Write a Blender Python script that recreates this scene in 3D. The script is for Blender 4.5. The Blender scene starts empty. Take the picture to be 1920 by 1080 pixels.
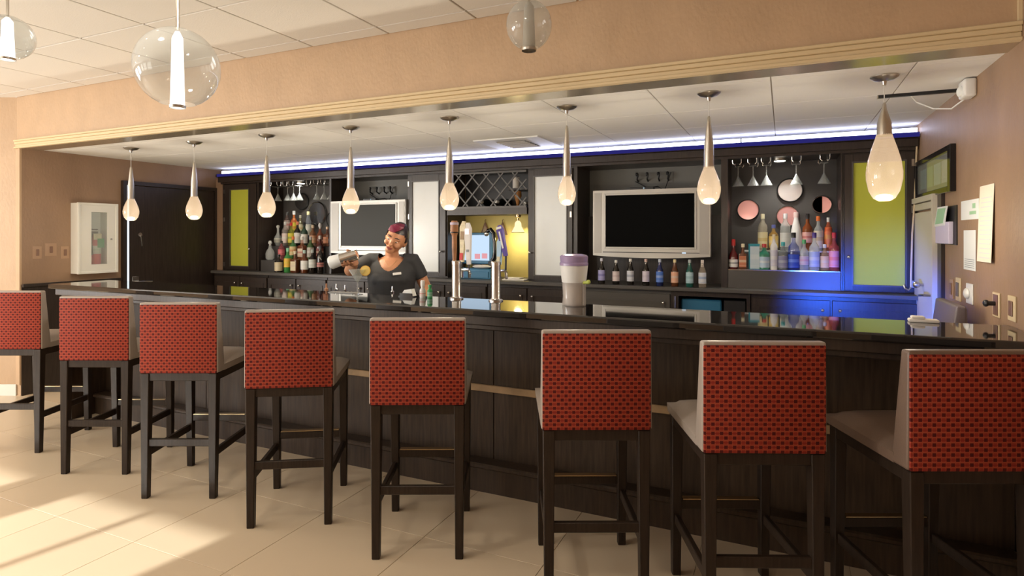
import bpy, bmesh, math, random
from mathutils import Vector, Matrix
random.seed(7)
PI = math.pi
R = math.radians
S = bpy.context.scene
C = S.collection

# ------------------------------------------------------------------ camera, world, big lights, exposure
cam_d = bpy.data.cameras.new('camera'); cam = bpy.data.objects.new('camera', cam_d); C.objects.link(cam)
cam.location = (0, 0, 1.45); cam.rotation_euler = (R(90), 0, R(24.59))
cam_d.sensor_width = 36.0; cam_d.lens = 36.0 * 1114 / 1920; cam_d.shift_y = -100 / 1920; cam_d.clip_start = 0.02
S.camera = cam
S.view_settings.view_transform = 'Standard'; S.view_settings.look = 'None'
S.view_settings.gamma = 1.0; S.view_settings.use_curve_mapping = False
S.view_settings.exposure = 0.0

W = bpy.data.worlds.new('world'); S.world = W; W.use_nodes = True
W.node_tree.nodes['Background'].inputs[0].default_value = (0.80, 0.88, 1.0, 1)
W.node_tree.nodes['Background'].inputs[1].default_value = 1.2

def light(name, kind, loc, energy, color=(1, 1, 1), rot=(0, 0, 0), parent=None, **kw):
    l = bpy.data.lights.new(name, kind); l.energy = energy; l.color = color
    for k, v in kw.items(): setattr(l, k, v)
    o = bpy.data.objects.new(name, l); C.objects.link(o); o.location = loc; o.rotation_euler = rot
    if parent: o.parent = parent
    return o

# low sun through the rear windows: travels towards +Y, slightly +X
sun = light('sun', 'SUN', (-4, -8, 6), 9.5, (1.0, 0.97, 0.92), angle=R(0.6))
sun.rotation_euler = Vector((0.17, 0.98, -0.400)).to_track_quat('-Z', 'Y').to_euler()
# daylight entering at each rear and side window (area lights lie in the window openings)
REARWIN = [(-7.9, -6.7), (-6.2, -5.0), (-4.6, -3.35)]
for a, b in REARWIN:
    light('daylight', 'AREA', ((a + b) / 2, -3.42, 1.5), 24, (1.0, 0.97, 0.92), (R(104), 0, R(0)), shape='RECTANGLE', size=b - a, size_y=1.5)
for y in (-2.2, -0.2):
    light('daylight_side', 'AREA', (-8.5, y, 1.5), 132, (1.0, 0.98, 0.95), (R(104), 0, R(-90)), shape='RECTANGLE', size=1.4, size_y=1.5)

# ------------------------------------------------------------------ materials
M = {}
def mat(name, col, rough=0.5, metal=0.0, spec=0.5, emit=None, estr=0.0, bump=None, vary=None, coat=0.0, trans=0.0):
    """plain principled; bump=(scale,strength[,stretch xyz]); vary=(scale, amount) colour mottling; """
    m = bpy.data.materials.new(name); m.use_nodes = True
    nt = m.node_tree; b = nt.nodes['Principled BSDF']
    c = (*col, 1)
    b.inputs['Base Color'].default_value = c
    b.inputs['Roughness'].default_value = rough
    b.inputs['Metallic'].default_value = metal
    b.inputs['Specular IOR Level'].default_value = spec
    b.inputs['Coat Weight'].default_value = coat
    b.inputs['Transmission Weight'].default_value = trans
    if emit:
        b.inputs['Emission Color'].default_value = (*emit, 1); b.inputs['Emission Strength'].default_value = estr
    if bump or vary:
        tc = nt.nodes.new('ShaderNodeTexCoord'); mp = nt.nodes.new('ShaderNodeMapping')
        nt.links.new(tc.outputs['Object'], mp.inputs[0])
        st = (bump[2] if bump and len(bump) > 2 else (1, 1, 1)); mp.inputs['Scale'].default_value = st
        if bump:
            n = nt.nodes.new('ShaderNodeTexNoise'); n.inputs['Scale'].default_value = bump[0]; n.inputs['Detail'].default_value = 4
            nt.links.new(mp.outputs[0], n.inputs['Vector'])
            bp = nt.nodes.new('ShaderNodeBump'); bp.inputs['Strength'].default_value = bump[1]; bp.inputs['Distance'].default_value = 0.004
            nt.links.new(n.outputs[0], bp.inputs['Height']); nt.links.new(bp.outputs[0], b.inputs['Normal'])
        if vary:
            n2 = nt.nodes.new('ShaderNodeTexNoise'); n2.inputs['Scale'].default_value = vary[0]; n2.inputs['Detail'].default_value = 5
            nt.links.new(mp.outputs[0], n2.inputs['Vector'])
            rp = nt.nodes.new('ShaderNodeValToRGB')
            rp.color_ramp.elements[0].position = 0.3; rp.color_ramp.elements[1].position = 0.7
            lo = [max(0, x * (1 - vary[1])) for x in col]; hi = [min(1, x * (1 + vary[1])) for x in col]
            rp.color_ramp.elements[0].color = (*lo, 1); rp.color_ramp.elements[1].color = (*hi, 1)
            nt.links.new(n2.outputs[0], rp.inputs[0]); nt.links.new(rp.outputs[0], b.inputs['Base Color'])
    M[name] = m
    return m

def node(nt, t, op=None, a=None, b=None, c=None):
    n = nt.nodes.new(t)
    if op: n.operation = op
    for i, v in enumerate((a, b, c)):
        if v is None: continue
        if isinstance(v, (int, float)): n.inputs[i].default_value = v
        else: nt.links.new(v, n.inputs[i])
    return n

def glassy(name, tint=(1, 1, 1), edge=1.45, rough=0.02, body=None, body_fac=0.0):
    """thin clear glass: transparent seen straight on, mirror-like at grazing angles"""
    m = bpy.data.materials.new(name); m.use_nodes = True; nt = m.node_tree; nt.nodes.clear()
    out = nt.nodes.new('ShaderNodeOutputMaterial'); mx = nt.nodes.new('ShaderNodeMixShader')
    lw = nt.nodes.new('ShaderNodeLayerWeight'); lw.inputs[0].default_value = 0.5
    pw = node(nt, 'ShaderNodeMath', 'POWER', lw.outputs['Facing'], 3.5); fr = node(nt, 'ShaderNodeMath', 'MULTIPLY_ADD', pw.outputs[0], 0.75, 0.05)
    tr = nt.nodes.new('ShaderNodeBsdfTransparent'); tr.inputs[0].default_value = (*tint, 1)
    gl = nt.nodes.new('ShaderNodeBsdfGlossy'); gl.inputs['Roughness'].default_value = rough
    nt.links.new(fr.outputs[0], mx.inputs[0]); nt.links.new(tr.outputs[0], mx.inputs[1]); nt.links.new(gl.outputs[0], mx.inputs[2])
    last = mx
    if body:
        df = nt.nodes.new('ShaderNodeBsdfPrincipled'); df.inputs['Base Color'].default_value = (*body, 1); df.inputs['Roughness'].default_value = 0.12
        m2 = nt.nodes.new('ShaderNodeMixShader'); m2.inputs[0].default_value = body_fac
        nt.links.new(mx.outputs[0], m2.inputs[1]); nt.links.new(df.outputs[0], m2.inputs[2]); last = m2
    nt.links.new(last.outputs[0], out.inputs[0])
    M[name] = m; return m

def emis(name, col, strength):
    m = bpy.data.materials.new(name); m.use_nodes = True; nt = m.node_tree; nt.nodes.clear()
    o = nt.nodes.new('ShaderNodeOutputMaterial'); e = nt.nodes.new('ShaderNodeEmission')
    e.inputs[0].default_value = (*col, 1); e.inputs[1].default_value = strength
    nt.links.new(e.outputs[0], o.inputs[0]); M[name] = m; return m

def fabric():
    """red upholstery with staggered dark dashes and thin paler outlines"""
    m = mat('red_fabric', (0.45, 0.05, 0.03), 0.75, spec=0.25); nt = m.node_tree; b = nt.nodes['Principled BSDF']
    tc = nt.nodes.new('ShaderNodeTexCoord'); sx = nt.nodes.new('ShaderNodeSeparateXYZ'); nt.links.new(tc.outputs['Object'], sx.inputs[0])
    mt = lambda op, a=None, b_=None: node(nt, 'ShaderNodeMath', op, a, b_).outputs[0]
    zs = mt('DIVIDE', sx.outputs[2], 0.0160); row = mt('FLOOR', zs); odd = mt('MODULO', row, 2.0)
    xs = mt('ADD', mt('DIVIDE', sx.outputs[0], 0.0300), mt('MULTIPLY', odd, 0.5))
    fx = mt('ABSOLUTE', mt('SUBTRACT', mt('FRACT', mt('ADD', xs, 50.0)), 0.5)); fz = mt('ABSOLUTE', mt('SUBTRACT', mt('FRACT', zs), 0.5))
    dot = mt('MULTIPLY', mt('LESS_THAN', fx, 0.19), mt('LESS_THAN', fz, 0.34))
    line = mt('LESS_THAN', fz, 0.07)
    ring = mt('MULTIPLY', mt('GREATER_THAN', fx, 0.24), mt('LESS_THAN', fx, 0.30))
    ring2 = mt('GREATER_THAN', fz, 0.42)
    def mix(fac, c1, c2):
        n = nt.nodes.new('ShaderNodeMixRGB'); nt.links.new(fac, n.inputs[0])
        for i, c in ((1, c1), (2, c2)):
            if isinstance(c, tuple): n.inputs[i].default_value = (*c, 1)
            else: nt.links.new(c, n.inputs[i])
        return n.outputs[0]
    base = (0.28, 0.030, 0.016)
    col = mix(mt('MAXIMUM', ring, ring2), base, (0.36, 0.075, 0.032))
    col = mix(line, col, (0.20, 0.014, 0.010))
    col = mix(dot, col, (0.075, 0.005, 0.005))
    nt.links.new(col, b.inputs['Base Color'])
    bp = nt.nodes.new('ShaderNodeBump'); bp.inputs['Strength'].default_value = 0.25; bp.inputs['Distance'].default_value = 0.001
    nt.links.new(mt('SUBTRACT', 1.0, dot), bp.inputs['Height']); nt.links.new(bp.outputs[0], b.inputs['Normal'])
fabric()

def tilemat(name, col, amount, rough, spec=0.5, bump=None):
    """each tile a slightly different shade through Object Info random"""
    m = mat(name, col, rough, spec=spec, bump=bump); nt = m.node_tree; b = nt.nodes['Principled BSDF']
    oi = nt.nodes.new('ShaderNodeObjectInfo'); tc = nt.nodes.new('ShaderNodeTexCoord')
    n = nt.nodes.new('ShaderNodeTexNoise'); n.inputs['Scale'].default_value = 3.0; n.inputs['Detail'].default_value = 6
    nt.links.new(tc.outputs['Object'], n.inputs['Vector'])
    ad = node(nt, 'ShaderNodeMath', 'ADD', oi.outputs['Random'], n.outputs[0]); hf = node(nt, 'ShaderNodeMath', 'MULTIPLY', ad.outputs[0], 0.5)
    rp = nt.nodes.new('ShaderNodeValToRGB')
    rp.color_ramp.elements[0].color = (*[x * (1 - amount) for x in col], 1); rp.color_ramp.elements[1].color = (*[min(1, x * (1 + amount)) for x in col], 1)
    nt.links.new(hf.outputs[0], rp.inputs[0]); nt.links.new(rp.outputs[0], b.inputs['Base Color'])
tilemat('floor_tile', (0.66, 0.53, 0.375), 0.05, 0.28)
tilemat('ceiling_tile', (0.84, 0.835, 0.81), 0.02, 0.85, bump=(120, 0.25))
mat('grout', (0.52, 0.40, 0.27), 0.9, spec=.1)
mat('ceiling_grid', (0.42, 0.36, 0.29), 0.7)
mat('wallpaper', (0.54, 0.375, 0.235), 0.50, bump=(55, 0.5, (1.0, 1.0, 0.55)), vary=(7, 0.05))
mat('wallpaper_darker', (0.33, 0.21, 0.13), 0.50, bump=(55, 0.5, (1.0, 1.0, 0.55)), vary=(7, 0.06))  # darker, browner copy of wallpaper for the alcove and right walls
mat('cream_trim', (0.70, 0.56, 0.34), 0.4)
mat('white_paint', (0.82, 0.82, 0.76), 0.4)
mat('dark_wood', (0.034, 0.024, 0.019), 0.32, bump=(30, 0.12, (14, 14, 1)), vary=(6, 0.3))
mat('bar_wood', (0.046, 0.029, 0.018), 0.42, spec=0.28, bump=(30, 0.12, (14, 14, 1)), vary=(5, 0.35))
mat('stool_wood', (0.026, 0.0165, 0.011), 0.42, spec=0.25, bump=(30, 0.1, (14, 14, 1)), vary=(9, 0.3))
mat('granite', (0.010, 0.009, 0.009), 0.045, spec=0.7, coat=0.3)
mat('rail_wood', (0.36, 0.24, 0.13), 0.4, vary=(12, 0.2))
mat('leather', (0.36, 0.305, 0.26), 0.40, bump=(160, 0.15))
mat('leather_darker', (0.17, 0.115, 0.085), 0.38, bump=(160, 0.15))  # darker, browner copy of leather, on the rightmost stool only
mat('leather_grey', (0.16, 0.13, 0.135), 0.45, bump=(160, 0.15))
mat('brass', (0.55, 0.42, 0.25), 0.3, 1.0)
mat('chrome', (0.75, 0.74, 0.72), 0.16, 1.0)
mat('nickel', (0.55, 0.52, 0.47), 0.28, 1.0)
mat('steel', (0.58, 0.56, 0.54), 0.22, 1.0, bump=(40, 0.05, (1, 1, 14)))
mat('bronze_mirror', (0.62, 0.54, 0.40), 0.24, 0.75)
mat('niche_back', (0.060, 0.055, 0.052), 0.5, vary=(4, 0.2))
mat('tv_back', (0.17, 0.17, 0.16), 0.55)
mat('panel_grey', (0.085, 0.078, 0.070), 0.35, bump=(30, 0.1, (14, 14, 1)))
mat('green_glass', (0.56, 0.58, 0.07), 0.12)
mat('frosted_glass', (0.84, 0.87, 0.86), 0.22, vary=(1.5, 0.06))
mat('tv_silver', (0.48, 0.46, 0.42), 0.35, 0.35)
mat('tv_silver_dark', (0.36, 0.34, 0.31), 0.4, 0.35)
mat('screen_black', (0.002, 0.002, 0.002), 0.5, spec=0.04)
mat('screen_grey', (0.040, 0.040, 0.034), 0.35, spec=0.12)
mat('black_plastic', (0.012, 0.012, 0.014), 0.4)
mat('black_gloss', (0.006, 0.006, 0.008), 0.1)
mat('rubber', (0.03, 0.03, 0.03), 0.8)
mat('white_plastic', (0.80, 0.80, 0.78), 0.35)
mat('tan_plastic', (0.42, 0.27, 0.17), 0.4)
mat('brown_plastic', (0.22, 0.12, 0.08), 0.4)
mat('pos_yellow', (0.68, 0.55, 0.17), 0.6, vary=(3, 0.15))
mat('steel_blue', (0.03, 0.17, 0.32), 0.4)
mat('purple', (0.055, 0.02, 0.28), 0.35)
mat('light_blue', (0.38, 0.58, 0.78), 0.35)
mat('tap_wood', (0.42, 0.20, 0.10), 0.4, vary=(20, 0.25))
mat('tap_cream', (0.78, 0.70, 0.48), 0.4, vary=(30, 0.2))
mat('tap_white', (0.78, 0.76, 0.74), 0.35)
mat('red_plastic', (0.65, 0.03, 0.03), 0.35)
mat('green_plastic', (0.05, 0.35, 0.12), 0.4)
mat('rose_reflection_and_badge', (0.90, 0.48, 0.48), 0.12, 0.45)  # pink reflection painted into the mirror faces; also colours a tap badge
mat('silver_mirror', (0.92, 0.88, 0.87), 0.10, 0.6)
mat('dark_tray', (0.05, 0.05, 0.05), 0.2, 0.3)
mat('smoky_mirror', (0.22, 0.21, 0.21), 0.12, 0.9)
mat('green_patch', (0.02, 0.14, 0.07), 0.3)
mat('paper', (0.80, 0.82, 0.80), 0.7); mat('paper_warm', (0.82, 0.76, 0.62), 0.7); mat('paper_lilac', (0.66, 0.60, 0.76), 0.7)
mat('paper_green', (0.36, 0.60, 0.36), 0.7); mat('ink', (0.30, 0.34, 0.36), 0.7); mat('mount', (0.10, 0.12, 0.04), 0.6)
mat('certificate_blue', (0.55, 0.68, 0.68), 0.6); mat('certificate_green', (0.42, 0.58, 0.26), 0.6); mat('certificate_rose', (0.74, 0.66, 0.66), 0.6); mat('certificate_teal', (0.30, 0.46, 0.36), 0.6)
mat('mat_grey', (.36, .36, .35), .6); mat('door_cream', (0.60, 0.55, 0.44), 0.45)
mat('skin', (0.52, 0.245, 0.13), 0.45, vary=(25, 0.06)); mat('lips', (0.30, 0.07, 0.06), 0.35); mat('hair', (0.018, 0.011, 0.012), 0.4, bump=(120, 0.5, (1, 1, 0.2)))
mat('hair_magenta', (0.18, 0.012, 0.045), 0.4, bump=(120, 0.5, (1, 1, 0.2))); mat('shirt', (0.027, 0.028, 0.031), 0.75, bump=(14, 0.5)); mat('trousers', (0.012, 0.012, 0.014), 0.8)
mat('eye_white', (0.75, 0.72, 0.68), 0.3); mat('orange_fruit', (0.90, 0.48, 0.05), 0.4); mat('fruit_flesh', (0.92, 0.68, 0.20), 0.4)
mat('cloth_white', (0.76, 0.72, 0.66), 0.85); mat('can_grey', (0.46, 0.42, 0.36), 0.4)
mat('milky', (0.74, 0.68, 0.62), 0.25); mat('lid_purple', (0.34, 0.26, 0.44), 0.2); mat('lime', (0.55, 0.66, 0.14), 0.4)
glassy('clear_glass', (0.93, 0.95, 0.94), 1.5, 0.05, (0.85, 0.87, 0.86), 0.16); glassy('globe_glass', (0.86, 0.88, 0.87), 1.30, 0.05, (0.85, 0.85, 0.83), 0.20); glassy('window_glass', (0.96, 0.98, 0.98), 1.4)
glassy('jar_glass', (0.85, 0.82, 0.80), 1.4, 0.05, (0.75, 0.70, 0.66), 0.45)
emis('led_white', (0.70, 0.74, 1.0), 7.0); emis('led_band', (0.05, 0.045, 0.36), 0.45); emis('led_blue', (0.03, 0.14, 1.0), 4.0)
emis('bulb', (1.0, 0.93, 0.80), 14.0); emis('drop_glow', (1.0, 0.80, 0.56), 0.80); emis('tube_glow', (1.0, 0.97, 0.92), 3.0)
emis('puck', (1.0, 0.95, 0.85), 9.0); emis('pos_screen', (0.62, 0.80, 1.0), 1.0); emis('pos_pink', (1.0, 0.45, 0.5), 0.8); emis('shade_glow', (1.0, 0.85, 0.5), 1.2); emis('edge_glow', (0.75, 0.88, 1.0), 1.6); emis('fill_glow', (1.0, 0.93, 0.82), 5.0)

def drop_shader():
    """ribbed blown glass of the drop pendants: part glow of the lamp inside, part see-through"""
    m = bpy.data.materials.new('drop_glass'); m.use_nodes = True; nt = m.node_tree; nt.nodes.clear()
    out = nt.nodes.new('ShaderNodeOutputMaterial'); tl = nt.nodes.new('ShaderNodeBsdfTranslucent'); tl.inputs[0].default_value = (0.50, 0.42, 0.33, 1)
    tr = nt.nodes.new('ShaderNodeBsdfTransparent'); tr.inputs[0].default_value = (0.92, 0.88, 0.82, 1)
    gl = nt.nodes.new('ShaderNodeBsdfGlossy'); gl.inputs['Roughness'].default_value = 0.1
    em = nt.nodes.new('ShaderNodeEmission'); em.inputs[0].default_value = (1.0, 0.72, 0.46, 1); em.inputs[1].default_value = 0.30
    m1 = nt.nodes.new('ShaderNodeMixShader'); m1.inputs[0].default_value = 0.60; nt.links.new(tl.outputs[0], m1.inputs[1]); nt.links.new(tr.outputs[0], m1.inputs[2])
    lw = nt.nodes.new('ShaderNodeLayerWeight'); lw.inputs[0].default_value = 0.5
    pw = node(nt, 'ShaderNodeMath', 'POWER', lw.outputs['Facing'], 3.0); fr = node(nt, 'ShaderNodeMath', 'MULTIPLY_ADD', pw.outputs[0], 0.6, 0.05)
    m2 = nt.nodes.new('ShaderNodeMixShader'); nt.links.new(fr.outputs[0], m2.inputs[0]); nt.links.new(m1.outputs[0], m2.inputs[1]); nt.links.new(gl.outputs[0], m2.inputs[2])
    ad = nt.nodes.new('ShaderNodeAddShader'); nt.links.new(m2.outputs[0], ad.inputs[0]); nt.links.new(em.outputs[0], ad.inputs[1])
    nt.links.new(ad.outputs[0], out.inputs[0]); M['drop_glass'] = m
drop_shader()

# ------------------------------------------------------------------ mesh helpers
def box(bm, x0, x1, y0, y1, z0, z1, bev=0.0, seg=1):
    r = bmesh.ops.create_cube(bm, size=1.0)
    vs = r['verts']
    for v in vs:
        v.co = Vector((x0 + (v.co.x + .5) * (x1 - x0), y0 + (v.co.y + .5) * (y1 - y0), z0 + (v.co.z + .5) * (z1 - z0)))
    if bev > 0:
        es = list({e for v in vs for e in v.link_edges})
        bmesh.ops.bevel(bm, geom=es, offset=bev, segments=seg, affect='EDGES', profile=0.5)
    return vs

def lathe(bm, prof, n=20, cx=0, cy=0, cz=0, cap0=True, cap1=True):
    rings = []
    for r, z in prof:
        rings.append([bm.verts.new((cx + r * math.cos(2 * PI * i / n), cy + r * math.sin(2 * PI * i / n), cz + z)) for i in range(n)])
    for a, b in zip(rings, rings[1:]):
        for i in range(n):
            j = (i + 1) % n
            bm.faces.new((a[i], a[j], b[j], b[i]))
    if cap0: bm.faces.new(list(reversed(rings[0])))
    if cap1: bm.faces.new(rings[-1])

def tube(bm, pts, rad, n=8, caps=True):
    pts = [Vector(p) for p in pts]
    rs = rad if isinstance(rad, (list, tuple)) else [rad] * len(pts)
    rings = []; prev = None
    for i, p in enumerate(pts):
        t = (pts[min(i + 1, len(pts) - 1)] - pts[max(i - 1, 0)]).normalized()
        if prev is None:
            up = Vector((0, 0, 1)) if abs(t.z) < 0.9 else Vector((1, 0, 0))
            nx = t.cross(up).normalized()
        else:
            nx = (prev - t * prev.dot(t)).normalized()
        prev = nx; ny = t.cross(nx)
        rings.append([bm.verts.new(p + rs[i] * (math.cos(2 * PI * k / n) * nx + math.sin(2 * PI * k / n) * ny)) for k in range(n)])
    for a, b in zip(rings, rings[1:]):
        for k in range(n):
            j = (k + 1) % n; bm.faces.new((a[k], a[j], b[j], b[k]))
    if caps:
        bm.faces.new(list(reversed(rings[0]))); bm.faces.new(rings[-1])

def loft(bm, rings, n=28):
    """rings: (cx, cy, z, rx, ry) horizontal ellipses bottom to top"""
    rr = []
    for cx, cy, z, rx, ry in rings:
        rr.append([bm.verts.new((cx + rx * math.cos(2 * PI * i / n), cy + ry * math.sin(2 * PI * i / n), z)) for i in range(n)])
    for a, b in zip(rr, rr[1:]):
        for i in range(n):
            j = (i + 1) % n; bm.faces.new((a[i], a[j], b[j], b[i]))
    bm.faces.new(list(reversed(rr[0]))); bm.faces.new(rr[-1])

def ball(bm, c, rx, ry, rz, u=20, v=14, mtx=None):
    m = Matrix.Translation(c) @ (mtx.to_4x4() if mtx else Matrix()) @ Matrix.Diagonal((rx, ry, rz, 1))
    return bmesh.ops.create_uvsphere(bm, u_segments=u, v_segments=v, radius=1.0, matrix=m)['verts']

def hexa(bm, bot, top):
    """two quads (4 xyz each) -> closed solid"""
    a = [bm.verts.new(p) for p in bot]; b = [bm.verts.new(p) for p in top]
    bm.faces.new(list(reversed(a))); bm.faces.new(b)
    for i in range(4):
        j = (i + 1) % 4; bm.faces.new((a[i], a[j], b[j], b[i]))

def NB(): return bmesh.new()

def obj(name, bm, m, parent=None, smooth=False, loc=None, rot=None):
    bmesh.ops.recalc_face_normals(bm, faces=bm.faces)
    me = bpy.data.meshes.new(name); bm.to_mesh(me); bm.free()
    if smooth:
        for p in me.polygons: p.use_smooth = True
        try: me.set_sharp_from_angle(angle=R(38))
        except Exception: pass
    me.materials.append(M[m] if isinstance(m, str) else m)
    o = bpy.data.objects.new(name, me); C.objects.link(o)
    if parent: o.parent = parent
    if loc: o.location = loc
    if rot: o.rotation_euler = rot
    return o

def bobj(name, dims, m, parent=None, bev=0.0, seg=1):
    bm = NB(); box(bm, *dims, bev=bev, seg=seg); return obj(name, bm, m, parent)

def tag(o, label, cat, group=None):
    o['label'] = label; o['category'] = cat
    if group: o['group'] = group
    return o

def thing(name, label, cat, loc=(0, 0, 0), rz=0.0, group=None):
    o = bpy.data.objects.new(name, None); C.objects.link(o); o.empty_display_size = 0.1
    o.location = loc; o.rotation_euler = (0, 0, rz)
    return tag(o, label, cat, group)

def struct(o, label):
    o['kind'] = 'structure'; o['label'] = label; return o

def dup(root, loc, rz, label, group=None):
    r = root.copy(); C.objects.link(r); r.location = loc; r.rotation_euler = (0, 0, rz); r['label'] = label
    if group: r['group'] = group
    for ch in list(root.children):
        c = ch.copy(); C.objects.link(c); c.parent = r
        for g in ch.children:
            d = g.copy(); C.objects.link(d); d.parent = c
    return r

# ------------------------------------------------------------------ the room shell
HD = 3.02            # plane of the header face above the bar
UL, UR = -6.24, 0.865
ZB, ZM = 2.23, 2.69  # bar ceiling, main ceiling
fl = struct(bobj('floor', (-8.7, 1.0, -3.6, 5.5, -0.10, -0.004), 'grout'), 'beige tiled floor of the bar room')
bm = NB(); box(bm, -0.3038, 0.3038, -0.3038, 0.3038, -0.008, 0.0, bev=0.0006); tile0 = obj('tile', bm, 'floor_tile', fl)
first = True
for i in range(-14, 2):
    for j in range(-5, 5):
        x, y = 0.26 + 0.61 * i + 0.305, 0.28 + 0.61 * j
        if x > 0.9 or (x < -8.35): continue
        t = tile0 if first else tile0.copy()
        if not first: C.objects.link(t)
        first = False; t.parent = fl; t.location = (x, y, 0)
bobj('walkway', (UL, UR, 3.03, 5.4, -0.004, 0.0), 'grout', fl)

ce = struct(bobj('ceiling', (-8.7, 1.0, -3.6, HD, ZM + 0.008, ZM + 0.06), 'ceiling_grid'), 'off-white suspended tile ceiling over the room')
bm = NB(); box(bm, -0.299, 0.299, -0.299, 0.299, 0.0, 0.012, bev=0.002); ct0 = obj('tile', bm, 'ceiling_tile', ce); first = True
for i in range(-14, 6):
    for j in range(-10, 2):
        x, y = -2.52 + 0.61 * i, 2.585 + 0.61 * j
        w = 1.0
        if x > 0.56 or x < -8.4 or y < -3.3: continue
        t = ct0 if first else ct0.copy()
        if not first: C.objects.link(t)
        first = False; t.parent = ce; t.location = (x, y, ZM)
        if j == 1: t.location = (x, 2.953, ZM); t.scale = (1, 0.2, 1)
for k in range(1, 16):   # half-width row along the right wall
    t = ct0.copy(); C.objects.link(t); t.parent = ce; t.location = (0.86, 2.585 + 0.61 - 0.61 * k, ZM); t.scale = (0.0, 1, 1) if False else (0.02, 1, 1)

cb = struct(bobj('ceiling', (UL - 0.1, UR + 0.1, 3.16, 5.5, ZB + 0.008, ZB + 0.05), 'ceiling_grid'), 'white suspended tile ceiling over the bar')
bm = NB(); box(bm, -0.302, 0.302, -0.302, 0.302, 0.0, 0.012, bev=0.0015); cb0 = obj('tile', bm, 'ceiling_tile', cb); first = True
for i in range(-11, 3):
    for j in range(4):
        x, y = -0.06 + 0.305 + 0.61 * i, 3.575 + 0.61 * j
        if x - 0.3 > UR or x + .3 < UL: continue
        t = cb0 if first else cb0.copy()
        if not first: C.objects.link(t)
        first = False; t.parent = cb; t.location = (x, y, ZB)
for i in range(-11, 3):
    x = -0.06 + 0.305 + 0.61 * i
    if x - 0.3 > UR or x + .3 < UL: continue
    t = cb0.copy(); C.objects.link(t); t.parent = cb; t.location = (x, 3.217, ZB); t.scale = (1, 0.165, 1)

bm = NB()
box(bm, -6.30, UR, HD, HD + 0.14, ZB, ZM + .05)
box(bm, -6.30, UL, HD, HD + 0.14, 0, ZB)
wf = struct(obj('wall_front', bm, 'wallpaper'), 'tan wallpapered header wall above the bar opening')
bobj('soffit_strip', (UL, UR, HD + 0.0, HD + 0.155, ZB - 0.006, ZB), 'bronze_mirror', wf)
bm = NB(); box(bm, UL, UR + .1, 5.40, 5.5, 0, ZM)
struct(obj('wall_back', bm, 'wallpaper'), 'wall behind the back bar')
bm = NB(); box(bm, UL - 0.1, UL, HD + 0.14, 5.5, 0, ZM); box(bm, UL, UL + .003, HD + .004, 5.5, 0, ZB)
wl = struct(obj('wall_left', bm, 'wallpaper_darker'), 'tan wallpapered end wall left of the bar')
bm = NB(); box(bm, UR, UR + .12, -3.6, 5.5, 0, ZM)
wr = struct(obj('wall_right', bm, 'wallpaper_darker'), 'tan wallpapered wall right of the bar')
# angled wall running off at the left of the opening
bm = NB(); a = Vector((-6.30, HD)); dr = Vector((-0.909, -0.416)); nn = Vector((-0.416, 0.909)); e = a + dr * 2.64
hexa(bm, [(a.x, a.y, 0), (e.x, e.y, 0), (e.x + nn.x * .1, e.y + nn.y * .1, 0), (a.x + nn.x * .1, a.y + nn.y * .1, 0)],
     [(a.x, a.y, ZM), (e.x, e.y, ZM), (e.x + nn.x * .1, e.y + nn.y * .1, ZM), (a.x + nn.x * .1, a.y + nn.y * .1, ZM)])
struct(obj('wall_angled', bm, 'wallpaper'), 'tan angled wall at the far left')
bm = NB(); q = a - nn * .014; r2 = e - nn * .014
hexa(bm, [(q.x, q.y, 0), (r2.x, r2.y, 0), (e.x - nn.x * .001, e.y - nn.y * .001, 0), (a.x - nn.x * .001, a.y - nn.y * .001, 0)],
     [(q.x, q.y, .10), (r2.x, r2.y, .10), (e.x - nn.x * .001, e.y - nn.y * .001, .10), (a.x - nn.x * .001, a.y - nn.y * .001, .10)])
struct(obj('baseboard_left', bm, 'white_paint'), 'white baseboard on the angled wall')
# rear and side walls with windows (behind the camera)
def winwall(name, along, fixed, lo, hi, wins, z0, z1, label):
    bm = NB()
    def seg(a0, a1, za, zb):
        if along == 'x': box(bm, a0, a1, fixed - 0.1, fixed, za, zb)
        else: box(bm, fixed - 0.1, fixed, a0, a1, za, zb)
    cur = lo
    for a0, a1 in wins:
        seg(cur, a0, 0, ZM); seg(a0, a1, 0, z0); seg(a0, a1, z1, ZM); cur = a1
    seg(cur, hi, 0, ZM)
    w = struct(obj(name, bm, 'wallpaper'), label)
    for k, (a0, a1) in enumerate(wins):
        bm = NB(); g = NB()
        def s2(bb, p0, p1, za, zb, dep=0.06):
            if along == 'x': box(bb, p0, p1, fixed - dep - .02, fixed - .02, za, zb)
            else: box(bb, fixed - dep - .02, fixed - .02, p0, p1, za, zb)
        for p0, p1, za, zb in ((a0, a0 + .05, z0, z1), (a1 - .05, a1, z0, z1), (a0 + .05, a1 - .05, z0, z0 + .05), (a0 + .05, a1 - .05, z1 - .05, z1),
                               ((a0 + a1) / 2 - .02, (a0 + a1) / 2 + .02, z0 + .05, z1 - .05)):
            s2(bm, p0, p1, za, zb)
        WN[0] += 1
        f = struct(obj('window_%d' % WN[0], bm, 'white_paint'), 'white framed window in the wall behind the camera')
        s2(g, a0 + .05, a1 - .05, z0 + .05, z1 - .05, 0.006); obj('pane', g, 'window_glass', f)
WN = [0]
winwall('wall_rear', 'x', -3.5, -8.7, UR + .12, REARWIN, 0.75, 2.33, 'rear wall with a row of windows')
winwall('wall_side', 'y', -8.6, -3.6, 2.0, [(-2.9, -1.5), (-0.9, 0.5)], 0.75, 2.33, 'side wall with two windows')

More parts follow.
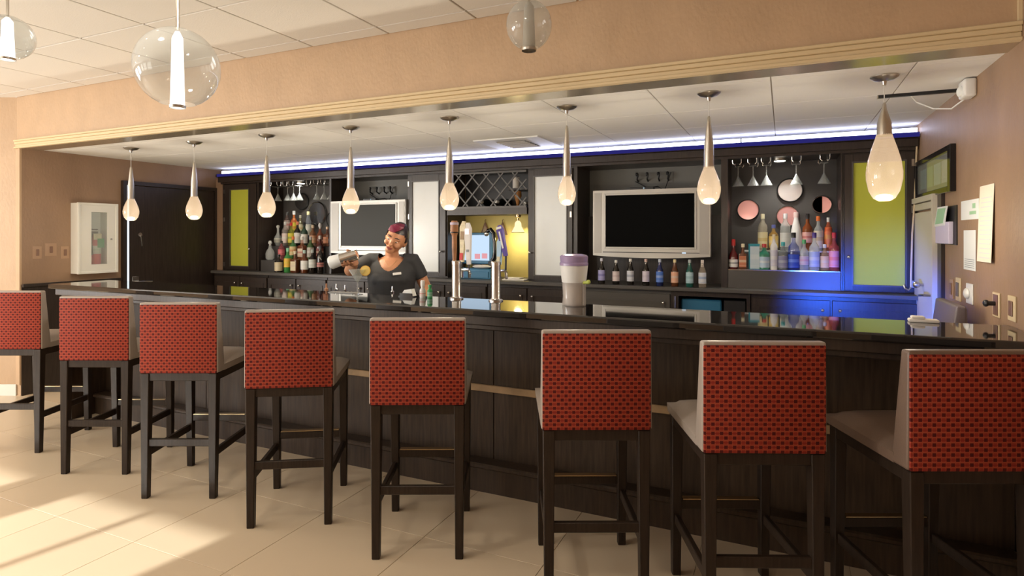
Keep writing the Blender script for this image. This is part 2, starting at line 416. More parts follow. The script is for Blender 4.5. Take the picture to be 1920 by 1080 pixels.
# trims
bm = NB()
for y0, z0, z1 in ((HD - .034, 2.285, 2.302), (HD - .026, 2.262, 2.285), (HD - .018, 2.240, 2.262), (HD - .030, 2.224, 2.240)):
    box(bm, UL - .055, UR, y0, HD, z0, z1, bev=0.003)
struct(obj('trim_1', bm, 'cream_trim'), 'cream stepped moulding along the header bottom')
struct(bobj('trim_2', (UL - 0.055, UL + 0.004, HD - 0.012, HD + 0.005, 0.10, 2.224), 'wallpaper'), 'tan corner strip at the left of the opening')
struct(bobj('trim_3', (UR - 0.012, UR, HD - .02, HD - .001, 2.30, ZM), 'cream_trim'), 'thin corner strip at the header right end')
# wainscot on the end wall
wn = struct(bobj('wainscot_left', (UL, UL + .012, HD + .002, 3.895, 0, 0.99), 'dark_wood'), 'dark wood wainscot on the end wall')
bobj('rail', (UL, UL + .035, HD + .002, 3.895, 0.975, 1.005), 'dark_wood', wn, bev=.004)
struct(bobj('baseboard_right', (UR - .012, UR, -3.5, 2.95, 0, .10), 'white_paint'), 'baseboard along the right wall')

# dark door in the end wall
dl = bpy.data.objects.new('door_1', None); C.objects.link(dl); dl.location = (UL, 4.46, 0); struct(dl, 'dark wood door in the end wall')
bobj('door_leaf', (0.0, 0.03, -0.49, 0.53, 0.005, 1.965), 'dark_wood', dl, bev=.003)
bm = NB(); box(bm, 0, 0.045, -0.555, -0.497, 0, 2.01); box(bm, 0, 0.045, 0.535, 0.56, 0, 2.01); box(bm, 0, 0.045, -0.497, 0.535, 1.97, 2.01)
obj('door_frame', bm, 'dark_wood', dl)
bobj('edge_strip', (0.03, 0.050, -0.516, -0.500, 0.0, 1.965), 'edge_glow', dl)  # metal door edge; its bright sheen is painted in as emission
bm = NB(); tube(bm, [(0.03, -0.42, 0.955), (0.075, -0.42, 0.955), (0.078, -0.40, 0.955), (0.078, -0.27, 0.95)], 0.009); box(bm, 0.03, 0.036, -0.455, -0.385, 0.90, 1.01, bev=.002)
obj('handle', bm, 'chrome', dl, smooth=True)
bm = NB(); tube(bm, [(0.03, -0.385, 1.45), (0.055, -0.385, 1.45)], 0.022, 14); tube(bm, [(0.055, -0.385, 1.45), (0.056, -0.375, 1.40), (0.052, -0.365, 1.33)], 0.005)
obj('deadbolt', bm, 'chrome', dl, smooth=True)

# cream cupboard door in the right wall
dr_ = bpy.data.objects.new('door_2', None); C.objects.link(dr_); dr_.location = (UR, 4.69, 0); struct(dr_, 'low cream panelled door in the right wall')
bm = NB(); box(bm, -0.03, 0, -0.30, 0.295, 0, 1.60, bev=.003); box(bm, -0.03, 0, -0.30, 0.295, 1.615, 1.66, bev=.003); obj('door_leaf', bm, 'door_cream', dr_)
bm = NB(); box(bm, -0.045, 0, -0.345, -0.305, 0, 1.70); box(bm, -0.045, 0, -.305, .30, 1.665, 1.70); obj('door_frame', bm, 'door_cream', dr_)
bobj('jamb', (-0.02, 0, -0.44, -0.347, 0, 1.72), 'dark_wood', dr_)
bm = NB(); ball(bm, (-0.07, -0.02, 1.12), .022, .022, .022); tube(bm, [(-0.03, -.02, 1.12), (-0.06, -.02, 1.12)], .009); obj('knob', bm, 'nickel', dr_, smooth=True)
bm = NB(); tube(bm, [(-0.03, -.24, 1.07), (-.07, -.24, 1.07), (-.075, -.22, 1.07), (-.075, -.13, 1.06)], .008); obj('handle', bm, 'nickel', dr_, smooth=True)

# ------------------------------------------------------------------ the bar
BD0, BD1 = 2.67, 3.13        # bar top front and back
bt = NB(); box(bt, -5.15, UR - .002, BD0, BD1, 1.034, 1.07, bev=0.008, seg=2)
tag(obj('countertop', bt, 'granite'), 'long polished black stone bar top reflecting the back bar', 'countertop')
bar = thing('bar_counter', 'dark wood bar counter front behind the row of red stools', 'bar', (0, 0, 0))
n = 5; L0, L1 = -5.08, UR - .005
for k in range(n):
    a0 = L0 + (L1 - L0) * k / n; a1 = L0 + (L1 - L0) * (k + 1) / n
    bobj('front_panel', (a0 + .002, a1 - .002, 3.06, 3.085, 0.0, 1.0), 'bar_wood', bar, bev=.002)
bobj('carcass', (L0, L1, 3.085, 3.12, 0.0, 1.03), 'bar_wood', bar)
bobj('end_panel', (L0 - .025, L0, 2.80, 3.12, 0.0, 1.032), 'bar_wood', bar)
bm = NB(); box(bm, -5.12, L1, 2.705, 3.06, 0.985, 1.033, bev=.004); box(bm, -5.10, L1, 2.735, 3.06, 0.955, 0.985, bev=.006); obj('under_moulding', bm, 'dark_wood', bar)
bobj('plinth', (L0, L1, 2.975, 3.06, 0.0, 0.135), 'bar_wood', bar)
bobj('plinth_cap', (L0, L1, 2.955, 3.06, 0.135, 0.165), 'bar_wood', bar, bev=.008)
bobj('wood_strip', (-3.5, L1, 3.045, 3.06, 0.545, 0.585), 'rail_wood', bar, bev=.003)
bobj('work_shelf', (L0 + .3, L1 - .05, 3.12, 3.42, 0.83, 0.86), 'steel', bar, bev=.004)
bobj('shelf_panel', (L0 + .3, L1 - .05, 3.38, 3.40, 0.0, 0.83), 'panel_grey', bar)
# blue light strip under the back edge of the bar, right half
ls = thing('under_bar_light', 'blue light strip under the bar top at the right', 'light', (0, 0, 0))
bobj('strip', (-0.30, 0.40, 3.12, 3.13, 1.01, 1.03), 'led_blue', ls)
bl = light('blue_glow', 'SPOT', (0.20, 3.17, 0.97), 300, (0.03, 0.13, 1.0), parent=ls, spot_size=R(50), spot_blend=.9, shadow_soft_size=.05)
bl.rotation_euler = (Vector((0.68, 5.0, 0.80)) - Vector((0.20, 3.17, 0.97))).to_track_quat('-Z', 'Y').to_euler()

# ------------------------------------------------------------------ back bar
HU = thing('back_bar_hutch', 'dark wood back bar hutch framing shelves, televisions and wine rack', 'shelving', (0, 0, 0))
CF = 5.0                       # cabinet face
bm = NB(); box(bm, -6.10, UR - .005, CF - .01, 5.39, 2.05, 2.13); box(bm, -6.12, UR - .005, CF - .035, CF - .01, 2.07, 2.13, bev=.004)
box(bm, -6.13, UR - .005, CF - .06, CF - .01, 2.13, 2.165, bev=.006); box(bm, -6.10, UR - .005, CF - .01, 5.39, 2.13, 2.15)
obj('cornice', bm, 'dark_wood', HU)
for u0, u1 in ((-5.515, -5.49), (-4.45, -4.425), (-1.685, -1.655), (-0.455, -0.405), (.382, .392)):
    bobj('divider', (u0, u1, CF, 5.38, 1.03, 2.05), 'dark_wood', HU)
for u0, u1, z0, z1, m in ((-5.49, -4.45, 1.03, 2.05, 'niche_back'), (-4.425, -3.46, 1.03, 2.05, 'tv_back'), (-2.98, -2.14, 1.70, 2.05, 'black_plastic'),
                          (-2.98, -2.14, 1.03, 1.64, 'pos_yellow'), (-1.655, -.455, 1.03, 2.05, 'tv_back'), (-.405, .382, 1.03, 2.05, 'niche_back')):
    bobj('back_panel', (u0, u1, 5.37, 5.39, z0, z1), m, HU)
bobj('rack_shelf', (-2.985, -2.14, CF, 5.37, 1.64, 1.70), 'dark_wood', HU)
bobj('filler', (-6.22, -6.10, 5.02, 5.39, 1.03, 2.12), 'wallpaper_darker', HU)
# lower cover panel of the TV bay (dark)
bobj('bay_panel', (-1.655, -.455, 5.34, 5.369, 1.03, 1.62), 'dark_wood', HU)
# backlit strip on the top
led = thing('cove_light', 'bluish white light strip along the top of the back bar', 'light', (0, 0, 0))
bm = NB(); x = -6.05
while x < 0.85:
    x1 = min(x + 1.15, 0.85); box(bm, x, x1 - .01, CF - .035, CF - .01, 2.166, 2.200); x = x1
obj('strip', bm, 'led_white', led)
bobj('blue_band', (-6.10, UR - .006, CF - .064, CF - .060, 2.134, 2.166), 'led_band', led)
light('cove_glow', 'AREA', (-2.6, CF - .03, 2.195), 18, (0.30, 0.32, 1.0), (R(150), 0, 0), parent=led, shape='RECTANGLE', size=6.8, size_y=.03)

tag(bobj('back_counter', (-6.10, UR - .004, 4.85, 5.39, 1.0, 1.03), 'panel_grey', bev=.004), 'dark back counter under the bottles and televisions', 'countertop')

def cabinet(u0, u1, g0, g1, gm, label, knob, hinges):
    t = thing('wall_cabinet', label, 'cabinet', ((u0 + u1) / 2, CF, 1.03), group='upper cabinets of the back bar')
    o = (u0 + u1) / 2; U0, U1, G0, G1 = u0 - o, u1 - o, g0 - o, g1 - o
    bobj('body', (U0, U1, .022, .37, 0, 1.02), 'dark_wood', t)
    d = NB()
    z0, z1 = .055, .945; hh = 1.01
    box(d, U0 + .012, G0, 0, .022, .012, hh, bev=.002); box(d, G1, U1 - .012, 0, .022, .012, hh, bev=.002); box(d, G0, G1, 0, .022, .012, z0); box(d, G0, G1, 0, .022, z1, hh)
    dd = obj('door', d, 'dark_wood', t)
    bobj('glass_panel', (G0, G1, .008, .018, z0, z1), gm, dd)
    m = NB(); w = .010
    box(m, G0 - w, G0, -.006, 0, z0 - w, z1 + w); box(m, G1, G1 + w, -.006, 0, z0 - w, z1 + w); box(m, G0, G1, -.006, 0, z0 - w, z0); box(m, G0, G1, -.006, 0, z1, z1 + w)
    obj('moulding', m, 'panel_grey', dd)
    k = NB(); kx = knob - o; ball(k, (kx, -.028, .255), .012, .010, .012, 12, 8); tube(k, [(kx, 0, .255), (kx, -.025, .255)], .005)
    obj('knob', k, 'chrome', dd, smooth=True)
    for hz in (.07, .60, .93):
        bobj('hinge', (hinges - o - .008, hinges - o + .008, -.006, 0, hz - .025, hz + .025), 'nickel', t)
    return t
cabinet(-6.09, -5.52, -5.948, -5.653, 'green_glass', 'dark cabinet with yellow-green glass beside the dark door', -5.615, -6.05)
cabinet(-3.455, -2.99, -3.388, -3.082, 'frosted_glass', 'dark cabinet with frosted white glass behind the bartender', -3.045, -3.43)
cabinet(-2.135, -1.69, -2.064, -1.757, 'frosted_glass', 'dark cabinet with frosted white glass right of the wine rack', -2.10, -1.715)
cabinet(.395, .855, .463, .783, 'green_glass', 'dark cabinet with olive green glass at the right end', .43, .83)

# base cabinets
def base(u0, u1, doors, m, label, name='base_cabinet', cat='cabinet'):
    t = thing(name, label, cat, ((u0 + u1) / 2, 4.89, 0), group='base cabinets under the back counter')
    w = u1 - u0
    bobj('body', (-w / 2, w / 2, 0.02, .49, 0.0, 0.998), m, t)
    for k in range(doors):
        a0 = -w / 2 + w * k / doors + .006; a1 = -w / 2 + w * (k + 1) / doors - .006
        d = bobj('door', (a0, a1, 0.0, .02, .09, .97), m, t, bev=.003)
        mm = NB(); z0, z1 = .15, .91
        for q in ((a0 + .04, a0 + .055, z0, z1), (a1 - .055, a1 - .04, z0, z1), (a0 + .055, a1 - .055, z0, z0 + .015), (a0 + .055, a1 - .055, z1 - .015, z1)):
            box(mm, q[0], q[1], -.006, 0, q[2], q[3])
        obj('moulding', mm, m, d)
        kb = NB(); kx = a0 + .05 if k % 2 else a1 - .05
        ball(kb, (kx, -.022, .90), .011, .009, .011, 12, 8); tube(kb, [(kx, -.004, .90), (kx, -.02, .90)], .005); obj('knob', kb, 'chrome', d, smooth=True)
base(-6.09, -5.25, 2, 'dark_wood', 'dark base cabinet below the left yellow-green glass cabinet')
base(-5.24, -4.40, 2, 'dark_wood', 'dark base cabinet below the crowded left bottle shelf')
base(-4.39, -3.40, 2, 'dark_wood', 'dark base cabinet below the left television')
base(-3.39, -2.50, 2, 'dark_wood', 'dark base cabinet behind the bartender below frosted glass')
base(-2.49, -1.69, 2, 'dark_wood', 'dark base cabinet below the point of sale niche')
base(-1.68, -0.83, 1, 'panel_grey', 'plain grey cooler front below the row of beer bottles', 'cooler', 'cooler')
base(-0.23, .855, 2, 'dark_wood', 'dark base cabinet glowing blue at the right end')
# open unit with a blue-lit inside
t = thing('open_cabinet', 'open cabinet with dark recess left of the blue lit doors', 'cabinet', (-.53, 4.89, 0))
bm = NB(); box(bm, -.30, -.24, 0, .49, 0, .998); box(bm, .27, .295, 0, .49, 0, .998); box(bm, -.24, .27, 0, .49, .96, .998); box(bm, -.24, .27, 0, .49, 0, .4); box(bm, -.24, .27, .46, .49, .4, .96)
obj('body', bm, 'dark_wood', t)
bobj('inner_box', (.10, .26, .05, .40, .4, .935), 'black_plastic', t, bev=.004)
bobj('bin', (-.23, .08, .08, .42, .4, .93), 'steel_blue', t, bev=.01)  # blue-coloured block in place of the blue light inside
bm = NB(); box(bm, -.275, -.262, -.012, 0, .86, .96, bev=.003); obj('handle', bm, 'chrome', t)

# ------------------------------------------------------------------ stools
def make_stool(leather, fabric_m, label, group):
    t = thing('bar_stool', label, 'bar stool', (0, 0, 0), 0, group)
    # outer fabric back
    bm = NB(); box(bm, -.211, .211, 0.0, .016, .690, 1.066, bev=.005, seg=2); obj('back_panel', bm, fabric_m, t, smooth=True)
    # upholstered inner back, wedge
    bm = NB()
    hexa(bm, [(-.217, .006, .690), (.217, .006, .690), (.217, .092, .690), (-.217, .092, .690)],
         [(-.214, .004, 1.077), (.214, .004, 1.077), (.214, .045, 1.077), (-.214, .045, 1.077)])
    bmesh.ops.bevel(bm, geom=bm.edges[:], offset=.010, segments=3, affect='EDGES', profile=.6)
    obj('backrest', bm, leather, t, smooth=True)
    bm = NB(); nx, ny = 10, 10; g = []
    for j in range(ny + 1):
        row = []
        for i in range(nx + 1):
            x = -1 + 2 * i / nx; y = j / ny
            ex = 1 - abs(x) ** 6; ey = 1 - max(0, (y - .0)) ** 8
            z = .725 + .030 * (max(ex, 0) ** .5) * (max(ey, 0) ** .5) + .004 * (1 - x * x)
            row.append(bm.verts.new((x * .218, .075 + y * .43, z)))
        g.append(row)
    for j in range(ny):
        for i in range(nx): bm.faces.new((g[j][i], g[j][i + 1], g[j + 1][i + 1], g[j + 1][i]))
    edge = [g[0][i] for i in range(nx + 1)] + [g[j][nx] for j in range(1, ny + 1)] + [g[ny][i] for i in range(nx - 1, -1, -1)] + [g[j][0] for j in range(ny - 1, 0, -1)]
    low = [bm.verts.new((v.co.x * .985, .078 + (v.co.y - .075) * .985, .690)) for v in edge]
    for i in range(len(edge)):
        j = (i + 1) % len(edge); bm.faces.new((edge[i], low[i], low[j], edge[j]))
    bm.faces.new(low)
    obj('seat', bm, leather, t, smooth=True)
    bm = NB(); box(bm, -.205, .205, .012, .49, .645, .690, bev=.003); obj('seat_frame', bm, 'stool_wood', t)
    def leg(x, y, dy):
        bm = NB(); a, b = .0235, .0175
        hexa(bm, [(x - b, y + dy - b, 0), (x + b, y + dy - b, 0), (x + b, y + dy + b, 0), (x - b, y + dy + b, 0)],
             [(x - a, y - a, .688), (x + a, y - a, .688), (x + a, y + a, .688), (x - a, y + a, .688)])
        bmesh.ops.bevel(bm, geom=bm.edges[:], offset=.003, segments=1, affect='EDGES')
        obj('leg', bm, 'stool_wood', t)
    for x in (-.186, .186):
        leg(x, .028, -.008); leg(x, .468, .012)
    bobj('stretcher', (-.175, .175, .012, .034, .285, .325), 'stool_wood', t, bev=.003)
    s = bobj('stretcher', (-.175, .175, .462, .486, .285, .325), 'stool_wood', t, bev=.003)
    bobj('footplate', (-.16, .16, .458, .490, .326, .329), 'brass', s)
    for x in (-.186, .186):
        bobj('stretcher', (x - .011, x + .011, .045, .455, .225, .265), 'stool_wood', t, bev=.003)
    return t
SG = 'red patterned bar stools along the bar'
spots = [((-4.674, 2.192), 24.5, 'red patterned bar stool cut by the left edge of the picture'),
         ((-3.79, 2.21), 24.0, 'second red patterned bar stool from the left, nearest the extinguisher cabinet'),
         ((-3.02, 2.198), 24.6, 'third red patterned bar stool from the left end of the row'),
         ((-2.231, 2.218), 31.0, 'fourth red patterned bar stool from the left, turned slightly left, below the bartender'),
         ((-1.485, 2.23), 25.0, 'fifth red patterned bar stool from the left, below the beer taps'),
         ((-.66, 2.235), 25.0, 'sixth red patterned bar stool from the left, below the drink dispenser'),
         ((-.059, 2.238), 23.5, 'seventh red patterned bar stool, second from the right end'),
         ((.561, 2.349), 24.5, 'rightmost red patterned bar stool with darker brown seat, cut by the picture edge')]
st0 = make_stool('leather', 'red_fabric', spots[0][2], SG)
for i, ((x, y), a, lab) in enumerate(spots):
    if i == 0: st0.location = (x, y, 0); st0.rotation_euler = (0, 0, R(a))
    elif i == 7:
        s8 = make_stool('leather_darker', 'red_fabric', lab, SG); s8.location = (x, y, 0); s8.rotation_euler = (0, 0, R(a))
    else: dup(st0, (x, y, 0), R(a), lab, SG)
gs = make_stool('leather_grey', 'leather_grey', 'grey upholstered stool behind the bar by the cream door', None)

gs['label'] = 'grey upholstered stool behind the bar by the cream door'
gs.location = (.79, 3.66, 0); gs.rotation_euler = (0, 0, R(90)); gs.scale = (1, 1, 1.03)

# ------------------------------------------------------------------ drop pendants over the bar
def pendant(u, zb, wide, joint, label):
    t = thing('drop_pendant', label, 'pendant lamp', (u, 3.42, ZB), 0, 'glass drop pendants over the bar')
    bm = NB(); lathe(bm, [(.062, 0.0), (.062, -.006), (.045, -.018), (.012, -.026), (.008, -.045)], 24); obj('canopy', bm, 'nickel', t, smooth=True)
    top = zb + .485 - ZB; b0 = zb - ZB
    bm = NB(); tube(bm, [(0, 0, -.04), (0, 0, top)], .0022, 6); obj('cord', bm, 'white_plastic', t)
    w = wide
    g = [(.020, 0), (.038, .008), (.054, .030), (.063, .062), (.064, .085), (.057, .120), (.044, .155), (.031, .185)]
    g = [(r * w, z * joint / .19) for r, z in g]
    jr = g[-1][0]
    g.append((jr * .88, joint + .01))
    bm = NB(); lathe(bm, [(r, b0 + z) for r, z in g], 48)
    for q in range(0, len(bm.verts), 2):
        v = bm.verts[q] if hasattr(bm.verts, 'ensure_lookup_table') and not bm.verts.ensure_lookup_table() else None
        v.co.x *= .965; v.co.y *= .965
    obj('glass_drop', bm, 'drop_glass', t, smooth=True)
    bm = NB(); lathe(bm, [(jr * .90, b0 + joint), (jr * .70 + .004, b0 + joint + (.45 - joint) * .5), (.0115, b0 + .45), (.0085, b0 + .475), (.004, b0 + .485)], 20); obj('stem', bm, 'nickel', t, smooth=True)
    bm = NB(); ball(bm, (0, 0, b0 + .020), .030 * w, .030 * w, .014, 16, 10); obj('bulb', bm, 'bulb', t, smooth=True)
    light('pendant_light', 'POINT', (0, 0, b0 - .12), 5.5, (1.0, .86, .66), parent=t, shadow_soft_size=.04)
plab = ['drop pendant nearest the left, in front of the dark door edge', 'second drop pendant from the left, against the dark door', 'third drop pendant from the left, beside the left bottle shelf',
        'fourth drop pendant from the left, in front of the left television', 'fifth drop pendant from the left, before the wine rack',
        'sixth drop pendant, in front of the frosted cabinet', 'seventh drop pendant, overlapping the right television corner', 'largest drop pendant at the right, before the olive glass']
pz = [1.575, 1.575, 1.585, 1.60, 1.613, 1.628, 1.617, 1.615]
for i in range(8):
    u = 0.449 - 0.824 * (7 - i)
    pendant(u, pz[i], (1.0, 1.0, 1.05, .98, 1.0, .86, .98, 1.24)[i], (.19, .19, .19, .18, .175, .17, .20, .32)[i], 'clear ribbed glass ' + plab[i])

# ------------------------------------------------------------------ globe pendants in the room
def globe(loc, rx, rz, lit, label, cyl):
    t = thing('globe_pendant', label, 'pendant lamp', (loc[0], loc[1], ZM), 0, 'clear globe pendants')
    z = loc[2] - ZM
    bm = NB(); lathe(bm, [(.06, 0), (.06, -.02), (.01, -.03)], 20); obj('canopy', bm, 'nickel', t, smooth=True)
    bm = NB(); tube(bm, [(0, 0, -.02), (0, 0, z + rz * .95)], .007, 8); obj('rod', bm, 'nickel', t, smooth=True)
    bm = NB(); prof = []
    for k in range(15):
        a = -PI / 2 + .42 + (PI - .50) * k / 14
        prof.append((rx * math.cos(a), z + rz * math.sin(a)))
    lathe(bm, prof, 36, cap0=False, cap1=False); obj('globe', bm, 'globe_glass', t, smooth=True)
    zb = z - rz * 1.0
    bm = NB(); lathe(bm, [(cyl, zb), (cyl * .75, z + rz * .75), (cyl * .3, z + rz * .92)], 24, cap0=False); obj('tube', bm, 'tube_glow' if lit else 'can_grey', t, smooth=True)
    bm = NB(); lathe(bm, [(cyl + .003, zb - .004), (cyl + .004, zb + .006), (cyl - .001, zb + .006), (cyl - .002, zb - .004)], 24, cap0=False, cap1=False); obj('rim', bm, 'nickel', t, smooth=True)
globe((-3.42, 1.60, 2.405), .112, .105, True, 'lit clear globe pendant cut by the left picture edge', .030)
globe((-2.131, 1.55, 2.095), .152, .152, True, 'large lit clear globe pendant with glowing tube at upper left', .026)
globe((-1.046, 2.47, 2.395), .103, .112, False, 'small unlit clear globe pendant with grey tube at top centre', .030)

# ------------------------------------------------------------------ televisions
def tv(u0, u1, s0, s1, zt, zb, screen, label):
    o = (u0 + u1) / 2; w = (u1 - u0) / 2
    t = thing('television', label, 'television', (o, 4.97, zb), 0, 'silver televisions in the back bar')
    h = zt - zb; S0, S1 = s0 - o, s1 - o
    bm = NB(); n_ = 12
    # front shell with slightly bowed lower edge
    fr = []
    for i in range(n_ + 1):
        x = -w + 2 * w * i / n_; fr.append((x, -.018 * (1 - (x / w) ** 2)))
    top = [bm.verts.new((x, 0, h)) for x, _ in fr]; bot = [bm.verts.new((x, 0, .01 + zz)) for x, zz in fr]
    topb = [bm.verts.new((x, .09, h)) for x, _ in fr]; botb = [bm.verts.new((x, .09, .01 + zz)) for x, zz in fr]
    for i in range(n_):
        bm.faces.new((top[i], top[i + 1], bot[i + 1], bot[i])); bm.faces.new((topb[i], botb[i], botb[i + 1], topb[i + 1]))
        bm.faces.new((top[i], topb[i], topb[i + 1], top[i + 1])); bm.faces.new((bot[i], bot[i + 1], botb[i + 1], botb[i]))
    bm.faces.new((top[0], bot[0], botb[0], topb[0])); bm.faces.new((top[-1], topb[-1], botb[-1], bot[-1]))
    obj('casing', bm, 'tv_silver', t)
    bobj('screen', (S0, S1, -.003, .01, .085, h - .045), screen, t)
    bm = NB(); e = .016
    for q in ((S0 - e, S0, .085 - e, h - .045 + e), (S1, S1 + e, .085 - e, h - .045 + e), (S0, S1, h - .045, h - .045 + e), (S0, S1, .085 - e, .085)):
        box(bm, q[0], q[1], -.008, .004, q[2], q[3], bev=.002)
    obj('bezel', bm, 'tv_silver', t)
    for a0, a1 in ((-w + .012, S0 - .04), (S1 + .04, w - .012)):
        if a1 - a0 > .02: bobj('speaker_grille', (a0, a1, -.004, .004, .03, h - .02), 'tv_silver_dark', t)
    bobj('seam', (-w * .82, w * .85, -.003, .004, .036, .042), 'black_plastic', t)
    bobj('status_light', (.30 * w + .12, .30 * w + .15, -.005, .004, .034, .044), 'pos_screen', t)
    bobj('mount', (-.15, .15, .09, .36 if True else .3, .15, .40), 'black_plastic', t)
tv(-4.407, -3.45, -4.262, -3.566, 1.804, 1.247, 'screen_grey', 'silver television with grey screen behind the bartender')
tv(-1.503, -.533, -1.389, -.656, 1.829, 1.262, 'screen_black', 'silver television with black screen above the beer bottles')
def cable_box(u, z, label, s):
    t = thing('cable_box', label, 'media box', (u, 5.02, z), 0, 'small boxes on the televisions')
    bobj('case', (-.09 * s, .11 * s, -.02, .035, 0, .022), 'black_plastic', t, bev=.003)
    bm = NB(); ball(bm, (.03, -.022, .012), .008, .004, .008, 10, 6); obj('lens', bm, 'light_blue', t, smooth=True)
cable_box(-1.10, 1.829, 'slim black box on top of the right television', 1.0)
cable_box(-3.93, 1.804, 'slim black box on top of the left television', .8)
def bracket(u, z, label):
    t = thing('wall_bracket', label, 'bracket', (u, 5.37, z), 0, 'wall brackets above the televisions')
    for k, x in enumerate((-.14, -.05, .05, .13)):
        bm = NB(); tube(bm, [(x, -.001, .0), (x, -.05, .02), (x + .01, -.06, .05)], .008, 8); ball(bm, (x, -.05, .06), .014, .014, .018, 10, 8); obj('fitting', bm, 'black_plastic', t, smooth=True)
    bm = NB(); tube(bm, [(-.16, -.03, .0), (-.05, -.03, -.06), (.04, -.03, -.05), (.10, -.03, -.09), (.155, -.03, .07)], .004, 6); obj('cable', bm, 'black_plastic', t, smooth=True)
    bobj('plate', (-.17, .17, -.006, 0, -.02, .08), 'tv_back', t)
bracket(-1.06, 1.93, 'dark cables and fittings on the wall above the right television')
bracket(-4.02, 1.90, 'dark cables and fittings on the wall above the left television')

# ------------------------------------------------------------------ wine rack and its bottles
wk = thing('wine_rack', 'dark diagonal lattice wine rack above the point of sale niche', 'wine rack', (-2.56, CF, 1.70))
hw, hh = .415, .345; sp = .149; slope = .165 / .149
bobj('rail', (-hw, hw, 0, .02, hh - .018, hh), 'panel_grey', wk); bobj('rail', (-hw, hw, 0, .02, 0, .018), 'panel_grey', wk)
for s in (1, -1):
    k = -4
    while k < 10:
        x0 = -hw + k * sp
        pts = []
        # line x = x0 + s' * z/slope clipped to the opening
        zA, zB = .018, hh - .018
        xa = (x0 + zA / slope) if s == 1 else (-(x0 + zA / slope)); xb = (x0 + zB / slope) if s == 1 else (-(x0 + zB / slope))
        def clip(xa, za, xb, zb):
            for lim, sg in ((-hw, 1), (hw, -1)):
                ia, ib = sg * (xa - lim) >= 0, sg * (xb - lim) >= 0
                if not ia and not ib: return None
                if ia != ib:
                    tt = (lim - xa) / (xb - xa); xm, zm = lim, za + (zb - za) * tt
                    if ia: xb, zb = xm, zm
                    else: xa, za = xm, zm
            return xa, za, xb, zb
        c = clip(xa, zA, xb, zB)
        if c and math.hypot(c[2] - c[0], c[3] - c[1]) > .03:
            bm = NB(); dx, dz = c[2] - c[0], c[3] - c[1]; l = math.hypot(dx, dz); px, pz_ = -dz / l * .0065, dx / l * .0065
            yo = .002 if s == 1 else .010
            hexa(bm, [(c[0] - px, yo, c[1] - pz_), (c[0] + px, yo, c[1] + pz_), (c[0] + px, yo + .008, c[1] + pz_), (c[0] - px, yo + .008, c[1] - pz_)],
                 [(c[2] - px, yo, c[3] - pz_), (c[2] + px, yo, c[3] + pz_), (c[2] + px, yo + .008, c[3] + pz_), (c[2] - px, yo + .008, c[3] - pz_)])
            obj('slat', bm, 'panel_grey', wk)
        k += 1
def wine(u, z, cap, glass, label, d=5.08):
    t = thing('wine_bottle', label, 'bottle', (u, d, z), 0, 'bottles lying in the wine rack')
    bm = NB(); lathe(bm, [(.014, 0), (.0145, .07), (.036, .12), (.037, .28), (.02, .285)], 16); bmesh.ops.rotate(bm, verts=bm.verts, matrix=Matrix.Rotation(-PI / 2, 3, 'X')); obj('glass', bm, glass, t, smooth=True)
    bm = NB(); lathe(bm, [(.012, -.01), (.0155, -.008), (.0155, .04)], 14); bmesh.ops.rotate(bm, verts=bm.verts, matrix=Matrix.Rotation(-PI / 2, 3, 'X')); obj('cap', bm, cap, t, smooth=True)
mat('wine_glass_dark', (.01, .012, .008), .1); mat('foil_white', (.8, .78, .72), .35); mat('amber_wood', (.40, .17, .04), .4)
wine(-2.66, 1.765, 'foil_white', 'wine_glass_dark', 'dark wine bottle lying left in the lattice, pale cap')
wine(-2.49, 1.765, 'foil_white', 'wine_glass_dark', 'dark wine bottle lying mid lattice, pale cap')
wine(-2.192, 1.742, 'foil_white', 'wine_glass_dark', 'dark wine bottle lying low at the right of the lattice')

# ------------------------------------------------------------------ bottles
BC = {}
def bcol(col, clear=False):
    k = (col, clear)
    if k not in BC:
        if clear: BC[k] = glassy('bottle_glass_%d' % len(BC), tuple(.75 + .25 * c for c in col), 1.45, .04, col, .30)
        else: BC[k] = mat('bottle_glass_%d' % len(BC), col, .10, coat=.3)
    return BC[k]
PC = {}
def pcol(col, rough=.45):
    if col not in PC: PC[col] = mat('print_%d' % len(PC), col, rough)
    return PC[col]
LC = {}
def lcol(col, ink):
    """paper label with printed bands (flat print)"""
    if (col, ink) not in LC:
        m = mat('label_%d' % len(LC), col, .5); nt = m.node_tree; b = nt.nodes['Principled BSDF']
        tc = nt.nodes.new('ShaderNodeTexCoord'); sx = nt.nodes.new('ShaderNodeSeparateXYZ'); nt.links.new(tc.outputs['Generated'], sx.inputs[0])
        r = nt.nodes.new('ShaderNodeValToRGB'); r.color_ramp.interpolation = 'CONSTANT'
        el = r.color_ramp.elements; el[0].position = 0; el[0].color = (*col, 1); el[1].position = .10; el[1].color = (*[.7 * a_ + .3 * b_ for a_, b_ in zip(col, ink)], 1)
        mid = tuple(.45 * a_ + .55 * b_ for a_, b_ in zip(col, ink))
        for p, c in ((.16, col), (.42, mid), (.64, col)):
            e_ = el.new(p); e_.color = (*c, 1)
        nt.links.new(sx.outputs[2], r.inputs[0]); nt.links.new(r.outputs[0], b.inputs['Base Color']); LC[(col, ink)] = m
    return LC[(col, ink)]
GL = (.80, .84, .82)
